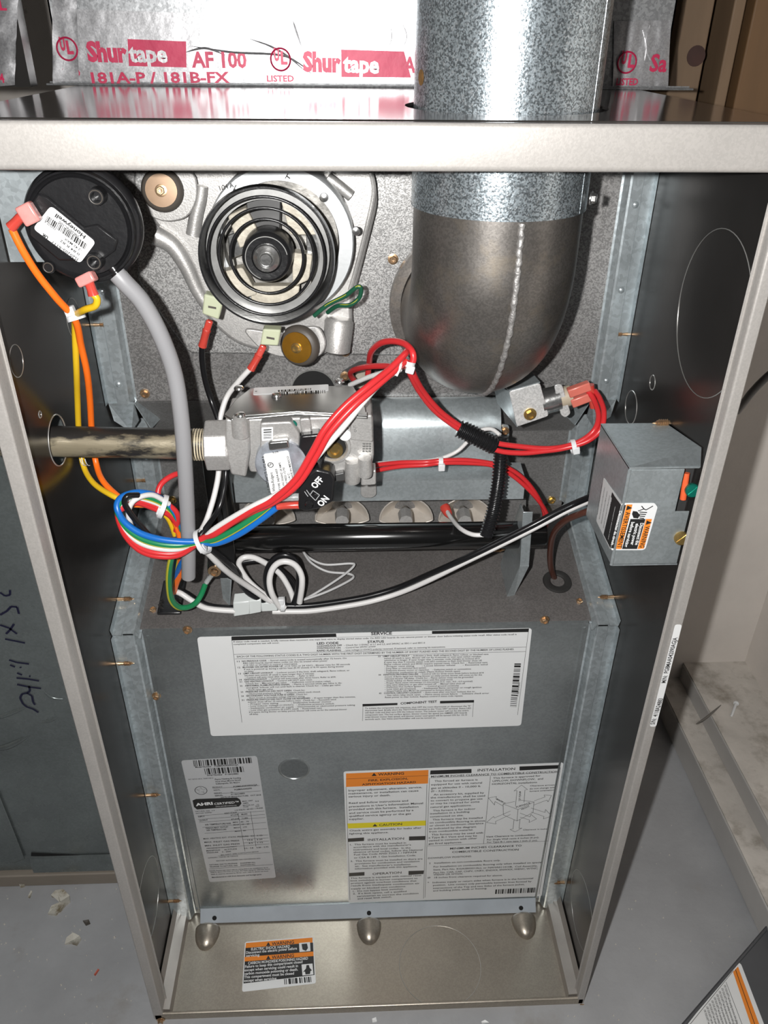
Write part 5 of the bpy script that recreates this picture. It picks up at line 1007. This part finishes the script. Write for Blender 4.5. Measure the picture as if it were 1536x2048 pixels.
# supply pair from the junction box
def pair(dy, dyy=0): return [(1215,979+dy,5.0),(1182,993+dy,4.6),(1130,1016+dy,4.3),(1070,1048+dy,4.15),(1000,1083+dy,4.2),(930,1117+dy,4.3),(860,1148+dy,4.7),(800,1174+dy*1.2,5.0),(740,1192+dy*1.3,5.0),(680,1203+dy*1.3,5.0),(620,1211+dy*1.2,5.0),(575,1212+dy,5.0),(545,1212+dy,5.0)]
wire('black_wire', 'black supply wire running from the junction box across the shelf', W_BK, pair(0), .105)
wire('white_wire', 'white supply wire running from the junction box across the shelf', W_WH, [(x,y+7+ (4 if x<900 else 0),yy+.05) for x,y,yy in pair(0)], .10)
wire('brown_wire', 'brown wire curving from behind the junction box into the rubber grommet', W_BR, [(1190,1018,4.0),(1160,1028,4.2),(1130,1042,4.6),(1108,1066,5.2),(1101,1100,5.7),(1102,1135,6.1),(1112,1165,6.55),(1116,1180,6.9)], .11)
wire('white_wire', 'thin white wire looping twice on the dark shelf', M('thin_white', (0.5,0.5,0.5), 0, .4), [(603,1098,6.3),(618,1115,6.6),(650,1129,6.6),(700,1127,6.6),(708,1131,6.5),(690,1148,6.2),(650,1175,5.7),(610,1198,5.3),(585,1206,5.1)], .045)
wire('white_wire', 'thin white wire crossing below the twice-looped one', M('thin_white_b', (0.5,0.5,0.5), 0, .4), [(606,1102,6.4),(622,1125,6.5),(655,1143,6.4),(695,1147,6.4),(707,1154,6.2),(690,1166,5.9),(650,1185,5.5),(606,1200,5.2)], .045)
# coil of black and white between the tie and the plug
wire('white_wire', 'white wire running from the harness tie down into the coil', W_WH, [(398,1088,2.7),(420,1110,3.0),(445,1135,3.4),(470,1155,3.9),(500,1175,4.4),(540,1202,4.8),(570,1216,4.9)], .10)
wire('black_wire', 'black wire running from the harness tie beside the white one', W_BK, [(404,1085,2.8),(430,1106,3.1),(460,1130,3.6),(475,1148,4.1),(480,1165,4.5),(500,1188,4.7),(545,1210,4.9)], .10)
wire('white_wire', 'large white loop of the coil on the shelf', W_WH, [(570,1216,4.8),(530,1190,4.8),(500,1165,4.9),(482,1140,4.9),(478,1125,4.9),(488,1115,4.9),(510,1116,5.0),(540,1132,5.1),(562,1150,5.1),(580,1180,5.0),(588,1205,4.9)], .10)
wire('black_wire', 'large black loop of the coil on the shelf', W_BK, [(575,1212,5.0),(525,1192,5.0),(485,1165,5.05),(468,1148,5.1),(470,1132,5.1),(490,1123,5.15),(530,1122,5.2),(560,1140,5.2),(585,1165,5.2),(592,1195,5.1)], .10)
wire('white_wire', 'small upright white loop of the coil on the shelf', W_WH, [(560,1215,4.75),(545,1190,4.6),(539,1165,4.6),(543,1142,4.65),(555,1127,4.7),(572,1123,4.7),(590,1130,4.7),(602,1148,4.65),(604,1170,4.6),(599,1205,4.7)], .105)
wire('black_wire', 'small upright black loop of the coil on the shelf', W_BK, [(565,1212,4.9),(540,1190,4.8),(532,1160,4.8),(538,1132,4.85),(552,1115,4.9),(572,1110,4.9),(590,1120,4.9),(598,1145,4.85),(596,1180,4.8),(588,1208,4.8)], .105)
wire('white_wire', 'white wire curving from the square grommet to the milky plug', W_WH, [(343,1182,4.9),(360,1186,4.7),(385,1202,4.6),(415,1217,4.6),(470,1222,4.7)], .10)
wire('black_wire', 'black wire curving from the square grommet to the milky plug', W_BK, [(350,1178,5.0),(370,1186,4.85),(395,1202,4.75),(425,1213,4.75),(470,1216,4.85)], .10)
pg = thing('wire_plug', 'milky white two-part plug joining the black and white wires', 'plug', at(500,1225,Y=4.8))
build('socket_half', MB().slab([at(x,y,Y=4.62) for x,y in ((466,1206),(499,1203),(500,1229),(467,1234))], (0,.4,.12)), PLUG, pg, bevel=.04)
build('plug_half', MB().slab([at(x,y,Y=4.66) for x,y in ((496,1202),(522,1200),(523,1225),(497,1230))], (0,.34,.1)), PLUG, pg, bevel=.04)
build('plug_nose', MB().slab([at(x,y,Y=4.72) for x,y in ((522,1206),(555,1207),(555,1222),(523,1224))], (0,.2,.06)), PLUG, pg, bevel=.03)
def ground_parts(t, p):
    build('tracer', MB().tube([q+V((-.05,-.06,-.02)) for q in p], .045, 6), W_GY, t)
    build('ring_terminal', MB().ring(at(429,1142,Y=5.0), F, .13, .22, .03, 24), COPPER, t)
    build('terminal_barrel', MB().tube(AT((412,1166,4.9),(419,1156,4.95),(424,1150,5.0)), .085, 10), GLASS, t)
wire('ground_wire', 'green and yellow ground wire hanging in a U in front of the grommet', W_GR, [(398,1088,2.6),(372,1092,2.6),(350,1102,2.6),(341,1125,2.7),(338,1160,3.0),(342,1195,3.4),(355,1212,3.7),(372,1215,3.9),(390,1207,4.2),(402,1190,4.5),(410,1170,4.85)], .095, ground_parts)
wire('blue_wire', 'short blue wire dropping behind the hose end into the square grommet', W_BL, [(372,1110,3.6),(362,1128,3.8),(352,1150,4.2),(345,1180,4.7)], .09)
wire('orange_wire', 'short orange wire dropping behind the hose end into the square grommet', W_OR, [(374,1120,3.8),(364,1142,4.1),(354,1165,4.4),(348,1185,4.7)], .09)

# ------------------------------------------------------------------ cable ties
def tie(px, py, Y, ax, R, head, label):
    P = at(px,py,Y=Y); t = thing('cable_tie', label, 'cable tie', P, 'white nylon cable ties')
    ax = V(ax).normalized()
    build('strap', MB().lathe([(R,-.07),(R+.03,-.07),(R+.03,.07),(R,.07),(R,-.07)], P, ax, 24, False), NYLON, t, smooth=30)
    h = at(*head, Y=Y-.15); build('head', MB().obox(h, ax, V(F).cross(ax), F, .11, .12, .10), NYLON, t, bevel=.03); return t
tie(152,634,2.5,(.3,-.2,-1),.20,(140,622),'white cable tie holding the orange and yellow wires together')
tie(325,1013,3.2,(1,.1,-.5),.34,(322,1022),'white cable tie at the top of the harness loop')
tie(405,1083,2.65,(1,0,.5),.36,(404,1096),'white cable tie gathering all harness wires below the gas valve')
tie(565,1208,4.9,(1,.1,-.1),.24,(562,1202),'white cable tie at the coil beside the milky plug')
tt = tie(814,726,3.5,(.3,.2,1),.20,(820,738),'white cable tie at the arch of red wires beside the elbow')
build('tail', MB().tube(AT((812,726,3.4),(803,722,3.3),(800,735,3.1),(792,752,3.0)), .05, 6), NYLON, tt)
tt = tie(881,924,5.65,(1,0,0),.15,(883,934),'white cable tie on the flat red wires over the shield')
tie(1146,893,5.0,(1,0,.2),.20,(1152,900),'white cable tie on the red wires left of the junction box')
# ------------------------------------------------------------------ return duct, floor clutter, door, cable
rd = thing('return_duct', 'dark galvanized return duct with handwritten marker beside the cabinet', 'duct', (-14,6.3,.8))
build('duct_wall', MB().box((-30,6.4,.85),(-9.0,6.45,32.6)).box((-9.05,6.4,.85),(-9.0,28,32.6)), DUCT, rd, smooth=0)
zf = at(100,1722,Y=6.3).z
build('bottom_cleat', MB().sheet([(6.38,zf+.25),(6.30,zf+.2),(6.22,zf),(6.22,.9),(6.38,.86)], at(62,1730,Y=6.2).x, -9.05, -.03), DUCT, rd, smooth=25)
build('cleat_gap', MB().slab([at(62,1712,Y=6.36),at(215,1716,Y=6.36),at(215,1713,Y=6.36),at(62,1706,Y=6.36)], (0,.02,0)), BLACKH, rd)
build('corner_cleat', MB().slab([at(0,1590,Y=6.34),at(50,1716,Y=6.34),at(30,1724,Y=6.34),at(-60,1716,Y=6.34),at(-60,1500,Y=6.34)], (0,-.06,0)), DUCT, rd, bevel=.03)
for pts, h in ([((-25,1440),(15,1428),(60,1410)),.10], [((-20,1500),(20,1490),(60,1470)),.14], [((80,1445),(100,1440),(118,1432)),.08], [((85,1380),(105,1395),(130,1398)),.06]):
    build('duct_dent', MB().tube(spline([at(x,y,Y=6.42) for x,y in pts]), lambda t, h=h: h*math.sin(math.pi*min(max(t,.05),.95))+.01, 10), DUCT, rd, smooth=80)
mk = Plane((0,6.39,0), F); K = MB()
for st_ in ([(0,1185),(10,1192),(20,1190),(20,1180)],[(0,1230),(14,1222),(22,1213),(34,1214),(38,1228)],[(0,1250),(18,1256),(34,1268)],[(28,1248),(20,1260),(12,1268)],[(10,1278),(30,1282),(50,1286)],
            [(18,1320),(34,1325),(58,1328)],[(20,1330),(30,1334)],[(40,1334),(42,1336)],[(34,1346),(44,1350)],[(58,1352),(61,1353)],[(33,1356),(55,1358),(78,1362)],[(34,1369),(58,1374),(82,1377)],[(58,1372),(60,1382),(54,1386)],
            [(54,1386),(44,1388),(40,1396),(46,1408),(54,1414)],[(54,1386),(64,1392),(66,1404),(70,1410)],[(54,1414),(66,1418),(77,1425)]):
    for p, q in zip(st_, st_[1:]): mk.line(K, p, q, 4.5)
build('marker_writing', K, MARK, rd, smooth=0)
build('sill_board', MB().box((-34,6.12,0),(-9.1,8.4,.78)), SILL, None, bevel=.06, label='dusty wooden sill board under the dark return duct', cat='board', loc=(-14,6.2,0))
def chip(pts, label, mat=CHIP, h=.05):
    rnd = random.Random(len(pts)+int(pts[0][0])); b = [at(x,y,Z=.0) for x,y in pts]; c = sum(b, V())/len(b)
    mb = MB(); n = len(b); top = [p+V((0,0,h*(.5+rnd.random()))) for p in b]
    mb.add(b+top+[c+V((0,0,h*.5))], [tuple(range(n))]+[(i,(i+1)%n,n+(i+1)%n,n+i) for i in range(n)]+[(n+i,n+(i+1)%n,2*n) for i in range(n)])
    return build('paint_chip', mb, mat, None, smooth=0, label=label, cat='paint chip', group='flakes on the floor', loc=c)
chip([(104,1795),(112,1785),(128,1783),(140,1793),(141,1805),(132,1812),(124,1822),(112,1832),(97,1830),(104,1815),(122,1808),(118,1797)], 'large curled cream paint flake near the sill board', h=.16)
chip([(130,1890),(134,1878),(148,1870),(160,1874),(163,1880),(154,1892),(142,1888)], 'smaller cream paint flake below the curled one', h=.14)
chip([(188,1950),(196,1938),(199,1940),(191,1952)], 'tiny red tipped sliver on the floor left of the cabinet', M('red_sliver', (0.5,0.12,0.08), 0, .6), .04)
chip([(38,1766),(44,1760),(52,1764),(50,1774),(41,1776)], 'small pale crumb touching the sill board', h=.2)
chip([(56,1795),(62,1782),(65,1784),(60,1797)], 'narrow pale flake below the sill board crumb', h=.06)
chip([(166,1843),(178,1841),(181,1848),(172,1852)], 'small dark crumb right of the curled flake', GRUB, .06)
chip([(744,2038),(752,2036),(754,2044),(745,2046)], 'small white flake in front of the base pan centre', WHITE, .05)
chip([(962,2044),(970,2041),(978,2046),(964,2048)], 'small white flake in front of the base pan right half', WHITE, .05)
rnd = random.Random(11); K = MB()
for i in range(240):
    x, y = (rnd.uniform(-17,-9.5), rnd.uniform(-3,6)) if rnd.random() < .55 else ((rnd.uniform(-9,10), rnd.uniform(-1.6,-.3)) if rnd.random() < .5 else (rnd.uniform(9.5,17), rnd.uniform(-2,9)))
    r = rnd.uniform(.015,.045)*(1.5 if rnd.random() < .1 else 1); K.lathe([(r,0),(r*.6,r*.8)], (x,y,.0), (0,0,1), 5)
build('grit', K, M('pale_grit', (0.5,0.48,0.44), 0, .8), None, smooth=0, label='pale grit and plaster crumbs scattered over the grey floor', kind='stuff')
# screw anchor and cobweb on the ledge
an = thing('wall_anchor', 'white plastic wall anchor lying on the dusty upper ledge', 'anchor', at(1468,1425,Z=2.95))
A, B = at(1463,1432,Z=3.0), at(1472,1408,Z=3.02)
build('shaft', MB().lathe([(.05,0),(.07,.05),(.08,(B-A).length)], A, B-A, 12), WHITE, an, smooth=40)
build('collar', MB().lathe([(.09,0),(.15,.03),(.15,.09),(.10,.11)], B, B-A, 16), WHITE, an, smooth=40)
cw = build('cobweb_clump', MB().tube(spline([at(x,y,Z=2.96) for x,y in ((1392,1448),(1408,1438),(1425,1425),(1442,1410))]), lambda t: .015+.05*math.sin(math.pi*t), 6), M('cobweb_dust', (0.16,0.15,0.135), 0, .95), None, label='dark dusty cobweb clump across the edge of the ledge', cat='cobweb', loc=at(1415,1432,Z=2.95))
build('grey_cable', MB().tube(spline([at(x,y,Y=yy) for x,y,yy in ((1475,822,14),(1492,800,13),(1506,782,12.5),(1536,752,12),(1600,700,12))]), .16, 12), CABLE, None, smooth=60, label='grey cable running behind the right edge of the cabinet', cat='cable', loc=at(1506,782,Y=12.5))
# furnace door lying at the lower right
dr = thing('furnace_door', 'grey furnace door panel lying on the floor at the lower right corner', 'door', at(1480,2048,Z=0))
zD = .9
c0, c1 = at(1352,2060,Z=zD), at(1545,1836,Z=zD); u = (c1-c0).normalized(); w = V((0,0,1)).cross(u); w = -w if w.x < 0 else w
c0 -= u*4; c1 += u*6
build('door_sheet', MB().slab([c0,c1,c1+w*14,c0+w*14], (0,0,-.06)), DOOR, dr, bevel=.03)
build('door_edge', MB().slab([c0,c1,c1-V((0,0,.9)),c0-V((0,0,.9))], w*.06), DOOR, dr, bevel=.02)
build('edge_bead', MB().cyl(c0+w*.08,c1+w*.08,.07,10), DOOR, dr, smooth=60)
dpn = Plane((0,0,zD+.003), (0,0,1))
dlb = build('door_label', dpn.card([(1474,1924),(1482,1928),(1540,2080),(1350,2080)], .15), WHITE, dr, smooth=0)
K = MB(); dpn.quad(K, [(1466,1944),(1476,1933),(1530,2080),(1512,2080)]); build('orange_band', K, ORANGE, dlb, smooth=0)
K = MB(); dpn.line(K, (1471,1939), (1520,2078), 1.2, .02); dpn.line(K, (1452,1964), (1500,2090), .8); dpn.line(K, (1467,1941), (1375,2055), .8)
for i in range(9):
    x0 = 1447-i*5.0; y0 = 1970+i*6.2
    dpn.text(K, 'FOR YOUR SAFETY read the operating instructions before lighting', (x0,y0), (x0+26,y0+78), 4.6, .015 if i == 0 else 0)
build('print', K, INK, dlb, smooth=0)
